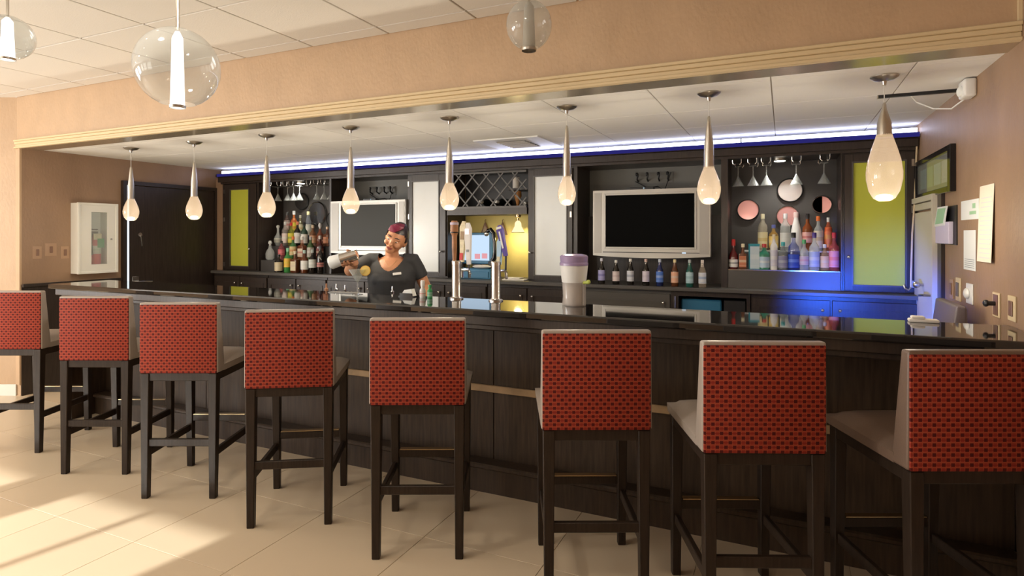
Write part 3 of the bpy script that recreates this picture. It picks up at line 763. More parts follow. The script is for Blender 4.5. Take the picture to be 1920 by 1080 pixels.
def bottle(kind, loc, h, r, col, clear, lab, capc, label, group, name='liquor_bottle', caph=None):
    """lab = (z0, z1, colour, ink) fractions of h or None"""
    t = thing(name, label, 'bottle', loc, 0, group)
    P = {'round': [(.90, 0), (1, .02), (1, .56), (.92, .63), (.55, .70), (.36, .75), (.34, .90)],
         'tall': [(.90, 0), (1, .02), (1, .64), (.85, .70), (.48, .77), (.38, .82), (.36, .92)],
         'beer': [(.92, 0), (1, .02), (1, .52), (.92, .60), (.62, .70), (.45, .80), (.40, .93)],
         'cone': [(.95, 0), (1, .02), (1, .30), (.80, .55), (.45, .78), (.34, .86), (.30, .92)],
         'squat': [(.80, 0), (1, .05), (1, .40), (.80, .52), (.40, .62), (.30, .68), (.30, .80)],
         'decanter': [(.70, 0), (1, .10), (1, .38), (.72, .52), (.35, .62), (.32, .72), (.44, .76)],
         'globe': [(.55, 0), (.85, .12), (1, .28), (.86, .44), (.45, .56), (.30, .66), (.30, .84)]}
    ch = {'squat': .78, 'decanter': .75, 'globe': .80}.get(kind, .86)
    g = bcol(col, clear)
    if kind == 'square':
        bm = NB(); box(bm, -r, r, -r * .75, r * .75, 0, h * .62, bev=r * .18, seg=2); lathe(bm, [(r * .62, h * .60), (r * .40, h * .70), (r * .34, h * .88)], 14)
        obj('glass', bm, g, t, smooth=True)
        if lab: bobj('label', (-r * .86, r * .86, -r * .75 - .0012, -r * .75 + .002, lab[0] * h, lab[1] * h), lcol(lab[2], lab[3]), t)
    else:
        bm = NB(); lathe(bm, [(a * r, z * h) for a, z in P[kind]], 20); obj('glass', bm, g, t, smooth=True)
        if lab:
            def rad(z):
                pp = P[kind]
                for (a, za), (b_, zb) in zip(pp, pp[1:]):
                    if za <= z <= zb: return (a + (b_ - a) * (z - za) / max(zb - za, 1e-6)) * r
                return r
            zz = [lab[0] + (lab[1] - lab[0]) * k / 4 for k in range(5)]
            bm = NB(); lathe(bm, [(rad(z) + .0008, z * h) for z in zz], 20, cap0=False, cap1=False); obj('label', bm, lcol(lab[2], lab[3]), t, smooth=True)
    cr = max(r * .42, .0105)
    bm = NB()
    if kind in ('decanter', 'globe'):
        lathe(bm, [(r * .22, ch * h), (r * .22, (ch + .04) * h), (r * .40, (ch + .09) * h), (r * .44, (ch + .15) * h), (r * .25, h)], 14)
    else:
        c0 = caph if caph else ch
        lathe(bm, [(cr, c0 * h), (cr, .985 * h), (cr * .85, h)], 14)
    obj('cap', bm, pcol(capc, .3), t, smooth=True)
    return t

WHT, CRM, BLK, RED, GRN, GLD, BLU = (.78, .77, .72), (.72, .62, .42), (.012, .012, .014), (.50, .02, .02), (.03, .22, .06), (.55, .36, .08), (.02, .06, .42)
DKB, AMB, BRN, PNK, TEA, ORG, YEL = (.012, .009, .007), (.30, .10, .02), (.12, .035, .012), (.75, .28, .30), (.04, .36, .40), (.75, .18, .04), (.68, .58, .06)
GR = 'bottles on the right liquor shelf'
ZR = 1.178
right1 = [('squat', -.367, .235, .036, (.10, .006, .008), False, (.06, .32, WHT, BLK), RED, 'squat dark red bottle with black and white label, leftmost on right liquor shelf'),
          ('square', -.296, .20, .030, BRN, False, (.08, .52, (.50, .16, .07), CRM), CRM, 'small square copper brown bottle, second on right liquor shelf'),
          ('round', -.140, .20, .040, (.03, .20, .12), False, (.08, .50, (.42, .55, .66), WHT), RED, 'green bottle with pale blue label beside the blue box'),
          ('tall', -.071, .275, .027, (.78, .77, .74), False, (.10, .55, (.62, .60, .68), WHT), CRM, 'slim milky white bottle on right liquor shelf front row'),
          ('round', -.006, .215, .036, (.30, .34, .36), True, (.08, .50, (.22, .22, .34), (.45, .45, .50)), TEA, 'clear bottle with slate label and teal cap'),
          ('round', .068, .288, .040, (.02, .06, .45), True, (.06, .42, (.02, .07, .50), (.20, .32, .80)), BLK, 'blue glass bottle with tall black cap'),
          ('round', .140, .235, .033, GL, True, (.18, .46, (.62, .52, .56), (.62, .25, .36)), (.08, .42, .16), 'clear bottle with pink mark and green cap'),
          ('round', .210, .288, .036, GL, True, (.10, .50, (.42, .50, .70), WHT), (.06, .03, .22), 'clear bottle with blue label and dark purple cap'),
          ('round', .280, .20, .030, (.75, .48, .22), True, (.12, .55, (.78, .52, .28), CRM), (.60, .60, .58), 'peach coloured bottle, second from right on right shelf'),
          ('round', .342, .288, .035, (.72, .12, .10), True, (.10, .52, (.78, .30, .34), (.80, .14, .08)), (.50, .03, .05), 'coral red bottle at the right end of the shelf')]
for k, u, h, r, col, cl, lab, cap, lb in right1: bottle(k, (u, 5.055, ZR), h, r, col, cl, lab, cap, lb, GR)
ZR2 = 1.325
right2 = [('tall', -.155, .292, .036, (.72, .66, .50), True, (.06, .50, (.70, .62, .36), GLD), (.74, .68, .46), 'clear bottle with gold label and long cream cap', 5.185),
          ('round', -.075, .205, .035, (.62, .36, .06), True, (.10, .55, (.78, .55, .14), CRM), (.10, .12, .36), 'golden bottle with blue cap, back row of right shelf', 5.185),
          ('tall', .010, .293, .038, GL, True, (.10, .48, (.70, .72, .68), WHT), (.80, .80, .80), 'clear bottle with white cap before the lower round mirror', 5.185),
          ('cone', .088, .302, .045, (.80, .80, .78), False, None, (.70, .55, .52), 'white cone shaped bottle, back row of right shelf', 5.19),
          ('round', .168, .288, .037, (.20, .05, .012), False, (.22, .50, (.75, .42, .38), RED), BLK, 'amber bottle with black cap and red and white label', 5.185),
          ('round', .243, .268, .035, GL, True, (.08, .58, (.72, .66, .50), GLD), ORG, 'clear bottle with orange cap and cream label', 5.19),
          ('tall', .312, .258, .028, (.78, .16, .04), True, (.10, .70, (.78, .20, .06), (.75, .40, .06)), (.66, .66, .64), 'slim orange bottle with silver pourer', 5.19)]
for k, u, h, r, col, cl, lab, cap, lb, d in right2: bottle(k, (u, d, ZR2), h, r, col, cl, lab, cap, lb, GR)
# risers
t = thing('bottle_riser', 'stepped clear and grey bottle riser in the right niche', 'shelf', (0, 0, 1.03))
bobj('front_step', (-.403, .380, 5.005, 5.10, 0, .140), 'panel_grey', t); bobj('step_edge', (-.403, .380, 5.0, 5.10, .140, .148), 'chrome', t)
bobj('back_step', (-.30, .375, 5.115, 5.25, .15, .283), 'clear_glass', t); bobj('step_top', (-.31, .378, 5.112, 5.255, .283, .295), 'frosted_glass', t); bobj('rear_box', (-.403, .380, 5.10, 5.36, 0, .148), 'panel_grey', t)
# gin box
t = thing('gift_box', 'tall pale blue and teal carton on the right liquor shelf', 'box', (-.214, 5.05, ZR), R(14))
bm = NB(); box(bm, -.036, .036, -.028, .028, 0, .185, bev=.002); obj('carton', bm, TEAM := mat('teal_card', (.03, .30, .38), .4), t)
bobj('front_print', (-.034, .034, -.0295, -.027, .005, .180), lcol((.55, .66, .70), (.70, .76, .78)), t); bobj('lid', (-.0365, .0365, -.0285, .0285, .185, .20), TEAM, t)

GLF = 'bottles on the left liquor shelf'
left = []
def L(kind, u, d, z, h, r, col, cl, lab, cap, lb): bottle(kind, (u, d, z), h, r, col, cl, lab, cap, lb, GLF)
z1, z2, z3, z4 = 1.031, 1.16, 1.32, 1.42
L('round', -5.143, 4.96, z1, .20, .043, DKB, False, (.08, .56, CRM, (.66, .58, .44)), BLK, 'dark bottle with wide cream label, leftmost in the front row of left shelf')
L('round', -5.008, 4.96, z1, .27, .040, (.05, .25, .06), False, (.22, .58, (.78, .48, .06), YEL), (.25, .60, .38), 'green bottle with yellow label and mint cap, front row of left shelf')
L('square', -4.90, 4.96, z1, .24, .042, BRN, False, (.10, .52, CRM, (.62, .50, .38)), CRM, 'brown square bottle with cream label, third in the front row of left shelf')
L('round', -4.763, 4.96, z1, .25, .041, BRN, False, (.16, .54, WHT, (.70, .70, .66)), (.40, .55, .48), 'brown bottle with bright white label, fourth in the front row of left shelf')
L('round', -4.650, 4.96, z1, .26, .040, DKB, False, (.24, .58, (.58, .62, .58), WHT), (.35, .40, .38), 'dark bottle with grey label, fifth in the front row of left shelf')
L('tall', -4.541, 4.96, z1, .30, .036, DKB, False, (.24, .40, (.50, .20, .18), BLK), (.05, .05, .06), 'tall near-black bottle with pinkish band, right end of front row')
L('decanter', -5.394, 5.076, z2, .22, .050, GL, True, None, (.70, .72, .70), 'clear glass decanter with stopper at the far left of the shelf')
L('round', -5.225, 5.08, z2, .22, .036, (.55, .10, .12), True, (.25, .56, (.62, .14, .16), PNK), BLK, 'pinkish red bottle, second row of left shelf beside the decanter')
L('round', -5.048, 5.08, z2, .27, .038, (.05, .16, .05), False, (.22, .58, (.78, .62, .32), ORG), ORG, 'dark green bottle with orange and cream label, second row of left shelf')
L('square', -4.915, 5.08, z2, .27, .042, (.45, .12, .04), True, (.16, .50, (.72, .60, .46), RED), WHT, 'amber square bottle with cream and red label, second row')
L('round', -4.790, 5.08, z2, .27, .038, (.06, .12, .04), False, (.15, .55, (.50, .46, .40), WHT), (.45, .42, .40), 'dark bottle with grey-brown label, fifth in the second row of left shelf')
L('round', -4.655, 5.08, z2, .28, .040, (.07, .012, .010), False, (.20, .50, (.20, .05, .04), CRM), (.60, .55, .52), 'dark red bottle with pale cap, right end of second row')
L('globe', -5.383, 5.183, z3, .24, .046, GL, True, (.16, .38, (.50, .50, .42), (.20, .20, .16)), (.62, .64, .60), 'round ribbed clear bottle with stopper, left end of third row')
L('tall', -5.270, 5.18, z3, .28, .036, (.45, .40, .38), True, (.12, .52, (.74, .62, .58), WHT), (.55, .54, .52), 'clear bottle with pale pink label, third row of left shelf')
L('round', -5.176, 5.18, z3, .27, .037, (.30, .34, .03), True, (.14, .54, YEL, GRN), RED, 'yellow-green bottle with red cap, third row of left shelf')
L('round', -5.080, 5.18, z3, .28, .038, DKB, False, (.12, .54, WHT, (.74, .70, .62)), (.60, .20, .10), 'dark bottle with tall white label and rust cap, third row')
L('round', -4.978, 5.18, z3, .27, .038, (.03, .06, .04), False, (.12, .50, (.80, .80, .76), (.66, .68, .66)), BLK, 'dark bottle with tall white label and black cap, third row')
L('round', -4.850, 5.18, z3, .24, .038, (.38, .16, .06), True, (.15, .50, (.60, .34, .20), CRM), (.62, .48, .34), 'light brown bottle with tan label, third row of left shelf')
L('decanter', -4.745, 5.18, z3, .26, .046, (.40, .10, .03), True, None, (.66, .66, .66), 'amber decanter with silver stopper near the large round tray')
L('square', -4.640, 5.18, z3, .22, .038, (.34, .10, .03), True, (.15, .48, (.55, .22, .10), AMB), (.70, .50, .34), 'amber square bottle, right end of third row next to the television')
L('tall', -5.351, 5.29, z4, .30, .036, (.20, .12, .10), True, (.30, .66, (.60, .50, .46), RED), (.08, .08, .08), 'clear bottle with red and grey label, left end of top row')
L('round', -5.243, 5.29, z4, .31, .038, (.45, .12, .03), False, (.16, .56, YEL, RED), (.82, .82, .82), 'orange and yellow bottle with silver ball stopper in top row')
L('round', -5.144, 5.29, z4, .26, .037, (.16, .14, .08), False, (.20, .58, (.72, .66, .46), GLD), (.30, .28, .22), 'dark bottle with gold and cream label in top row')
L('cone', -5.022, 5.29, z4, .30, .044, (.40, .46, .55), True, (.08, .50, (.72, .72, .62), WHT), (.74, .68, .40), 'clear cone bottle with cream cap, right end of top row')
t = thing('bottle_riser', 'dark stepped bottle riser in the left niche', 'shelf', (0, 0, 1.03))
bobj('step', (-5.48, -4.46, 5.02, 5.13, 0, .128), 'niche_back', t); bobj('step', (-5.48, -4.46, 5.13, 5.235, 0, .288), 'niche_back', t); bobj('step', (-5.48, -4.46, 5.235, 5.36, 0, .388), 'niche_back', t)

BG = 'beer bottles under the right television'
beers = [(-1.415, DKB, (.40, .38, .66), (.10, .10, .40), (.72, .72, .80), 'first beer bottle from the left, blue and white label'),
         (-1.290, DKB, (.72, .62, .60), (.55, .40, .40), (.82, .80, .74), 'second beer bottle from the left, short white cap'),
         (-1.167, DKB, (.66, .68, .74), (.20, .24, .36), (.78, .76, .70), 'third beer bottle from the left, white oval label'),
         (-1.038, DKB, (.66, .60, .68), (.52, .46, .55), (.66, .46, .40), 'fourth beer bottle from the left, plain lilac label, copper cap'),
         (-.925, (.01, .02, .10), (.08, .20, .62), (.45, .55, .80), (.50, .55, .62), 'fifth beer bottle from the left, bright blue label'),
         (-.805, (.10, .03, .01), (.78, .42, .26), (.70, .62, .56), (.80, .66, .34), 'sixth beer bottle from the left, orange label and gold neck'),
         (-.688, (.01, .09, .07), (.42, .60, .64), (.20, .36, .42), (.40, .46, .46), 'seventh beer bottle from the left, teal glass'),
         (-.590, (.62, .52, .40), (.66, .68, .72), (.12, .25, .50), (.62, .55, .50), 'rightmost beer bottle, clear glass with blue and white label')]
for i, (u, col, lc, ik, cp, lb) in enumerate(beers):
    bottle('beer', (u, 4.93, 1.031), .205 if i == 1 else .218, .029, col, i == 7, (.14, .54, lc, ik), cp, lb, BG, 'beer_bottle', .74)

# ------------------------------------------------------------------ hanging glasses, trays, racks
def stem_glass(name, loc, label, group, upside=True, rim=.055, fruit=False):
    t = thing(name, label, 'glass', loc, 0, group)
    s = -1 if upside else 1
    bm = NB(); lathe(bm, [(.034, 0), (.034, s * .003), (.005, s * .008), (.004, s * .075)], 18); obj('foot', bm, 'clear_glass', t, smooth=True)
    bm = NB(); lathe(bm, [(.004, s * .075), (rim * .5, s * .115), (rim, s * .160), (rim - .002, s * .160), (rim * .5 - .002, s * .118), (.003, s * .080)], 22, cap0=False, cap1=False); obj('bowl', bm, 'clear_glass', t, smooth=True)
    return t
HG = 'stemmed glasses hanging upside down'
for k, u in enumerate((-.338, -.225, -.127, .088, .28)):
    stem_glass('hanging_glass', (u, 5.15, 2.002), ['leftmost upside-down martini glass in the right niche', 'second upside-down martini glass in the right niche', 'third upside-down martini glass, left of the niche lamp',
               'upside-down martini glass right of the niche lamp', 'rightmost upside-down martini glass in the right niche'][k], HG, True, .047)
for k, u in enumerate((-5.351, -5.20, -5.11, -5.02, -4.765, -4.66, -4.56)):
    stem_glass('hanging_glass', (u, 5.15, 2.002), ['leftmost upside-down glass in the left niche, beside the pendant', 'second upside-down glass in the left niche', 'third upside-down glass in the left niche', 'fourth upside-down glass in the left niche, before the small tray',
               'fifth upside-down glass in the left niche, above the large tray', 'sixth upside-down glass in the left niche', 'rightmost upside-down glass in the left niche, beside the television'][k], HG, True, .045)
def rack(u0, u1, label, us):
    t = thing('glass_rack', label, 'glass rack', ((u0 + u1) / 2, 5.15, 2.05)); o = (u0 + u1) / 2
    for u in us:
        for s in (-1, 1):
            x = u - o + s * .020
            bm = NB(); tube(bm, [(x + s * .012, -.13, -.002), (x + s * .012, -.13, -.030), (x, -.13, -.046), (x, .15, -.046), (x + s * .012, .15, -.030), (x + s * .012, .15, -.002)], .003, 6)
            obj('wire', bm, 'chrome', t, smooth=True)
rack(-.40, .38, 'chrome wire glass rack at the top of the right niche', (-.338, -.225, -.127, .088, .28))
rack(-5.49, -4.45, 'chrome wire glass rack at the top of the left niche', (-5.351, -5.20, -5.11, -5.02, -4.765, -4.66, -4.56))
def puck(u, label):
    t = thing('puck_light', label, 'light', (u, 5.15, 2.05), 0, 'puck lights in the shelf niches')
    bm = NB(); lathe(bm, [(.055, 0), (.055, -.012), (.045, -.018)], 20); obj('rim', bm, 'nickel', t, smooth=True)
    bm = NB(); lathe(bm, [(.042, -.018), (.040, -.021)], 20); obj('lens', bm, 'puck', t)
    light('puck_lamp', 'SPOT', (0, -.02, -.03), 16, (1, .96, .88), (R(-4), 0, 0), parent=t, spot_size=R(130), spot_blend=.6, shadow_soft_size=.03)
puck(-.03, 'puck light at the top of the right niche'); puck(-5.0, 'puck light at the top of the left niche')
def tray(u, z, r, face, rimm, label, d=5.355, half=None):
    t = thing('round_mirror', label, 'mirror', (u, d, z), 0, 'round mirrors on the niche walls')
    bm = NB(); prof = [(r * 1.06, 0.012), (r * 1.08, -.002), (r * 1.0, -.014), (r * .96, -.008)]
    lathe(bm, prof, 36, cap0=False, cap1=False); bmesh.ops.rotate(bm, verts=bm.verts, matrix=Matrix.Rotation(-PI / 2, 3, 'X')); obj('rim', bm, rimm, t, smooth=True)
    bm = NB(); lathe(bm, [(r * .98, 0), (r * .98, .006)], 36); bmesh.ops.rotate(bm, verts=bm.verts, matrix=Matrix.Rotation(PI / 2, 3, 'X')); obj('face', bm, face, t)
    if half:  # flat green half disc painted on as part of the mirror's reflection
        bm = NB(); vs = [bm.verts.new((r * .95 * math.cos(a), -.0075, r * .95 * math.sin(a))) for a in [PI / 2 - .05 + (PI + .1) * k / 14 for k in range(15)]]; bm.faces.new(vs)
        bmesh.ops.solidify(bm, geom=bm.faces[:], thickness=.001); obj('print', bm, half, t)
tray(-.273, 1.658, .084, 'rose_reflection_and_badge', 'dark_tray', 'round mirror with painted pink reflection at the left of the right niche')
tray(.045, 1.812, .092, 'silver_mirror', 'dark_tray', 'silver round mirror below the right niche lamp')
tray(.027, 1.602, .080, 'rose_reflection_and_badge', 'nickel', 'round mirror with painted pink reflection half hidden behind bottles')
tray(.275, 1.690, .068, 'rose_reflection_and_badge', 'nickel', 'small round mirror with painted green and pink reflection at the right of the niche', half='green_patch')
tray(-4.95, 1.700, .128, 'smoky_mirror', 'chrome', 'large smoky round tray with bright rim in the left niche')
tray(-5.185, 1.842, .095, 'smoky_mirror', 'dark_tray', 'smaller dark round tray behind glasses in the left niche')
tray(-4.70, 1.62, .10, 'dark_tray', 'dark_tray', 'dark round tray leaning behind amber bottles')

# ------------------------------------------------------------------ point of sale niche
t = thing('pos_terminal', 'point of sale screen with teal frame behind the tap handles', 'monitor', (-2.785, 5.22, 1.03))
bm = NB(); box(bm, -.185, .185, 0, .04, .13, .44, bev=.008, seg=2); obj('frame', bm, 'steel_blue', t)
bobj('screen', (-.165, .150, -.003, .005, .165, .415), 'pos_screen', t); bobj('red_key', (-.01, .05, -.004, -.002, .18, .23), 'pos_pink', t); bobj('red_key', (.07, .13, -.004, -.002, .185, .235), 'pos_pink', t)
bm = NB(); box(bm, -.05, .05, .02, .05, .02, .16, bev=.006); box(bm, -.12, .12, -.02, .12, 0, .02, bev=.006); obj('stand', bm, 'black_plastic', t)
t = thing('cash_drawer', 'blue cash drawer on the counter below the point of sale screen', 'cash drawer', (-2.72, 5.0, 1.031))
bobj('case', (-.205, .205, 0, .19, 0, .092), 'steel_blue', t, bev=.004); bobj('drawer_front', (-.19, .19, -.008, 0, .01, .07), 'steel_blue', t, bev=.003); bobj('lock', (-.01, .01, -.012, -.008, .035, .055), 'chrome', t)
bm = NB(); ball(bm, (.08, .07, .1115), .10, .05, .018, 16, 8)
p_ = obj('paper_pile', bm, 'cloth_white', None, smooth=True); p_.location = (-2.72, 5.0, 1.031 - .005 + .006); tag(p_, 'crumpled white paper on the blue cash drawer', 'paper')
t = thing('telephone', 'black curved telephone handset with silver ball beside the screen', 'telephone', (-2.575, 5.12, 1.1235))
t.location = (-2.56, 5.13, 1.1235)
bm = NB(); tube(bm, [(-.05, 0, .36), (-.015, 0, .375), (.015, 0, .34), (.025, 0, .26), (.03, 0, .16), (.025, 0, .10), (.0, 0, .07)], [.018, .022, .022, .018, .018, .024, .022], 12); obj('handset', bm, 'black_gloss', t, smooth=True)
bm = NB(); ball(bm, (-.055, -.012, .335), .024, .020, .026, 14, 10); obj('earpiece', bm, 'chrome', t, smooth=True)
bm = NB(); box(bm, -.03, .05, -.03, .04, 0, .07, bev=.006); obj('cradle', bm, 'black_plastic', t)
t = thing('folded_towel', 'white folded towel on the counter beneath the yellow wall', 'towel', (-2.245, 4.98, 1.031))
bm = NB(); box(bm, -.11, .11, -.06, .07, 0, .012, bev=.005, seg=2); obj('layer', bm, 'cloth_white', t, smooth=True); bm = NB(); box(bm, -.09, .06, -.045, .06, .012, .026, bev=.006, seg=2); obj('layer', bm, 'cloth_white', t, smooth=True)
t = thing('niche_lamp', 'small hanging lamp with glowing shade in the yellow niche', 'lamp', (-2.325, 5.22, 1.64))
bm = NB(); lathe(bm, [(.028, 0), (.028, -.02), (.008, -.03), (.008, -.055)], 14); obj('holder', bm, 'brass', t, smooth=True)
bm = NB(); lathe(bm, [(.012, -.055), (.030, -.075), (.034, -.11), (.064, -.165)], 20, cap0=False, cap1=False); obj('shade', bm, 'shade_glow', t, smooth=True)
bm = NB(); lathe(bm, [(.064, -.165), (.066, -.172), (.063, -.172)], 20, cap0=False, cap1=False); obj('rim', bm, 'brass', t)
light('niche_lamp_light', 'POINT', (0, 0, -.18), 4.5, (1, .85, .5), parent=t, shadow_soft_size=.04)
for k, u in enumerate((-2.749, -2.553)):
    t = thing('wire_hanger', ['brown triangular hanger on the yellow wall behind the screen', 'brown triangular hanger on the yellow wall beside the purple tap'][k], 'hanger', (u, 5.355, 1.45), 0, 'triangular hangers')
    bm = NB(); tube(bm, [(0, 0, .12), (-.048, 0, 0), (.048, 0, 0), (0, 0, .12)], .007, 6); obj('frame', bm, 'brown_plastic', t, smooth=True)
    bm = NB(); tube(bm, [(0, 0, .12), (0, -.005, .145), (.012, -.005, .155)], .003, 6); obj('hook', bm, 'brown_plastic', t)
    bm = NB(); hexa(bm, [(-.036, -.003, .008), (.036, -.003, .008), (.036, .003, .008), (-.036, .003, .008)], [(-.004, -.003, .10), (.004, -.003, .10), (.004, .003, .10), (-.004, .003, .10)]); obj('web', bm, 'rail_wood', t)
# items standing behind the lattice
for nm, u, z0, z1_, r, m, lb in (('paper_roll', -2.30, 1.885, 1.99, .033, 'cloth_white', 'pale roll seen behind the lattice at the right'), ('wooden_goblet', -2.283, 1.715, 1.86, .036, 'amber_wood', 'amber brown goblet behind the lattice at the right')):
    t = thing(nm, lb, 'bottle' if nm == 'wooden_goblet' else 'roll', (u, 5.12, z0))
    bm = NB(); h = z1_ - z0
    lathe(bm, [(r, 0), (r, h)] if nm == 'paper_roll' else [(r * .7, 0), (r * .35, h * .12), (r * .5, h * .3), (r, h * .7), (r * .9, h)], 16); obj('body', bm, m, t, smooth=True)
    bm = NB(); lathe(bm, [(r * .4, h), (r * .4, h + .01)], 12); obj('core', bm, 'brown_plastic', t)
bobj('lattice_shelf', (-2.36, -2.15, 5.06, 5.30, 1.868, 1.884), 'dark_wood', wk).location = (2.56, -CF, -1.70)

# ------------------------------------------------------------------ things on the bar
def tower(u, handles, label):
    t = thing('draft_tower', label, 'beer tap', (u, 3.06, 1.07), 0, 'steel draft towers on the bar')
    bm = NB(); lathe(bm, [(.042, 0), (.042, .006), (.029, .012), (.027, .016), (.027, .205)], 24); obj('column', bm, 'steel', t, smooth=True)
    bm = NB(); lathe(bm, [(.029, .205), (.029, .222), (.024, .227)], 24); obj('cap', bm, 'chrome', t, smooth=True)
    for (dx, z0, z1_, r0, r1, m, tilt, mark, kind) in handles:
        bm = NB(); tube(bm, [(dx * .3, .02, .17), (dx, .075, .17), (dx, .09, .16), (dx, .095, .12)], .009, 8); f = obj('faucet', bm, 'chrome', t, smooth=True)
        bm = NB(); tube(bm, [(dx, .085, .165), (dx, .088, z0)], .006, 8); obj('lever', bm, 'black_plastic', f, smooth=True)
        bm = NB(); h = z1_ - z0
        if kind == 'round':
            lathe(bm, [(r0 * .75, 0), (r0, h * .35), (r0 * 1.02, h * .60), (r0 * 1.15, h * .66), (r1, h * .70), (r1, h * .92), (r1 * .7, h)], 16)
        else:
            hexa(bm, [(-r0, -.010, 0), (r0, -.010, 0), (r0, .010, 0), (-r0, .010, 0)], [(-r1, -.013, h * .85), (r1, -.013, h * .85), (r1, .013, h * .85), (-r1, .013, h * .85)])
            hexa(bm, [(-r1, -.013, h * .85), (r1, -.013, h * .85), (r1, .013, h * .85), (-r1, .013, h * .85)], [(-r1 * .3, -.008, h), (r1 * .5, -.008, h), (r1 * .5, .008, h), (-r1 * .3, .008, h)])
            bmesh.ops.remove_doubles(bm, verts=bm.verts, dist=1e-5)
        hd = obj('tap_handle', bm, m, t, smooth=(kind == 'round'), loc=(dx, .088, z0), rot=(0, R(tilt), 0))
        if mark:
            for (x0, x1, za, zb, mm) in mark:
                if kind == 'round':
                    b2 = NB(); lathe(b2, [(r1 + .002, za * h), (r1 + .002, zb * h)], 16, cap0=False, cap1=False); obj('band', b2, mm, hd, smooth=True)
                else: bobj('badge', (x0, x1, -.0145, -.012, za * h, zb * h), mm, hd)
tower(-1.762, [(-.065, .215, .465, .015, .024, 'tap_wood', 0, [(0, 0, .70, .73, 'black_plastic'), (0, 0, .90, .96, 'paper_lilac')], 'round'),
               (-.012, .215, .462, .010, .020, 'tap_cream', 3, [(-.012, .012, .55, .75, 'rail_wood'), (-.011, .011, .05, .22, 'red_plastic')], 'flat'),
               (.036, .20, .452, .010, .022, 'tap_white', -2, [(-.012, .014, .72, .86, 'rose_reflection_and_badge'), (-.008, .008, .30, .36, 'ink')], 'flat')], 'steel draft tower with brown, cream and white tap handles')
tower(-1.502, [(.022, .255, .44, .010, .020, 'purple', -14, [(-.006, .004, .25, .80, 'tap_white'), (-.016, .016, .88, .95, 'tap_white')], 'flat'),
               (-.022, .205, .36, .012, .015, 'light_blue', 2, [(-.009, .009, .10, .30, 'tap_cream')], 'flat')], 'steel draft tower with purple and light blue tap handles')
t = thing('drink_dispenser', 'tapered plastic drink dispenser with white band and purple lid', 'dispenser', (-1.025, 3.04, 1.07))
bm = NB(); lathe(bm, [(.062, 0), (.064, .004), (.060, .05), (.064, .125)], 28, cap1=False); obj('jar', bm, 'jar_glass', t, smooth=True)
bm = NB(); lathe(bm, [(.052, .006), (.052, .05), (.055, .11)], 24); obj('drink', bm, 'milky', t, smooth=True)
bm = NB(); lathe(bm, [(.065, .125), (.075, .215)], 28); obj('band', bm, 'white_plastic', t, smooth=True)
bm = NB(); lathe(bm, [(.077, .216), (.077, .228), (.073, .232), (.076, .262), (.070, .270), (.045, .276), (.040, .268)], 28); obj('lid', bm, 'lid_purple', t, smooth=True)
bm = NB(); tube(bm, [(.055, -.02, .125), (.085, -.025, .128)], .009, 10); ball(bm, (.088, -.025, .13), .012, .010, .012, 10, 8); obj('spout', bm, 'lime', t, smooth=True)
bm = NB(); box(bm, .058, .064, -.03, .01, .005, .12, bev=.002); obj('handle', bm, 'jar_glass', t)

mg = stem_glass('martini_glass', (-2.46, 3.02, 1.07), 'martini glass with orange slice on the bar before the bartender', None, False, .058)
bm = NB(); lathe(bm, [(.030, 0), (.030, .005)], 22); bmesh.ops.rotate(bm, verts=bm.verts, matrix=Matrix.Rotation(PI / 2, 3, 'X')); fs = obj('orange_slice', bm, 'fruit_flesh', None, loc=(-2.410, 3.035, 1.222)); fs.rotation_euler = (0, R(8), R(24))
tag(fs, 'orange slice on the rim of the martini glass', 'fruit')
bm = NB(); lathe(bm, [(.0305, -.0005), (.033, -.0005), (.033, .0055), (.0305, .0055)], 22, cap0=False, cap1=False); bmesh.ops.rotate(bm, verts=bm.verts, matrix=Matrix.Rotation(PI / 2, 3, 'X')); obj('peel', bm, 'orange_fruit', fs)
t = thing('bar_mat', 'pale ribbed bar mat under the martini glass', 'mat', (-2.62, 3.07, 1.0701), 0)
bobj('mat', (-.06, .14, -.02, .05, 0, .004), 'mat_grey', t, bev=.001)
for k in range(6): bobj('rib', (-.05 + k * .032, -.040 + k * .032, -.018, .048, .004, .006), 'mat_grey', t)
t.location = (-2.66, 3.06, 1.0701)
for k, (u, d, h, m, lb) in enumerate(((-2.93, 3.26, .19, 'tap_wood', 'copper capped shaker bottle behind the bar, left of the martini glass'), (-2.84, 3.26, .19, 'chrome', 'first small steel pourer behind the bar left of the martini glass'),
                                      (-2.77, 3.27, .185, 'chrome', 'second small steel pourer behind the bar near the martini glass'), (-2.38, 3.28, .19, 'chrome', 'steel pourer behind the bar right of the martini glass'))):
    t = thing('pour_bottle', lb, 'bottle', (u, d, .861), 0, 'pour bottles on the work shelf')
    bm = NB(); lathe(bm, [(.030, 0), (.032, .01), (.032, .12), (.012, .16), (.012, h)], 16); obj('glass', bm, bcol((.10, .10, .09), False), t, smooth=True)
    bm = NB(); lathe(bm, [(.013, h), (.013, h + .02), (.006, h + .025), (.005, h + .055)], 12); obj('pourer', bm, m, t, smooth=True)
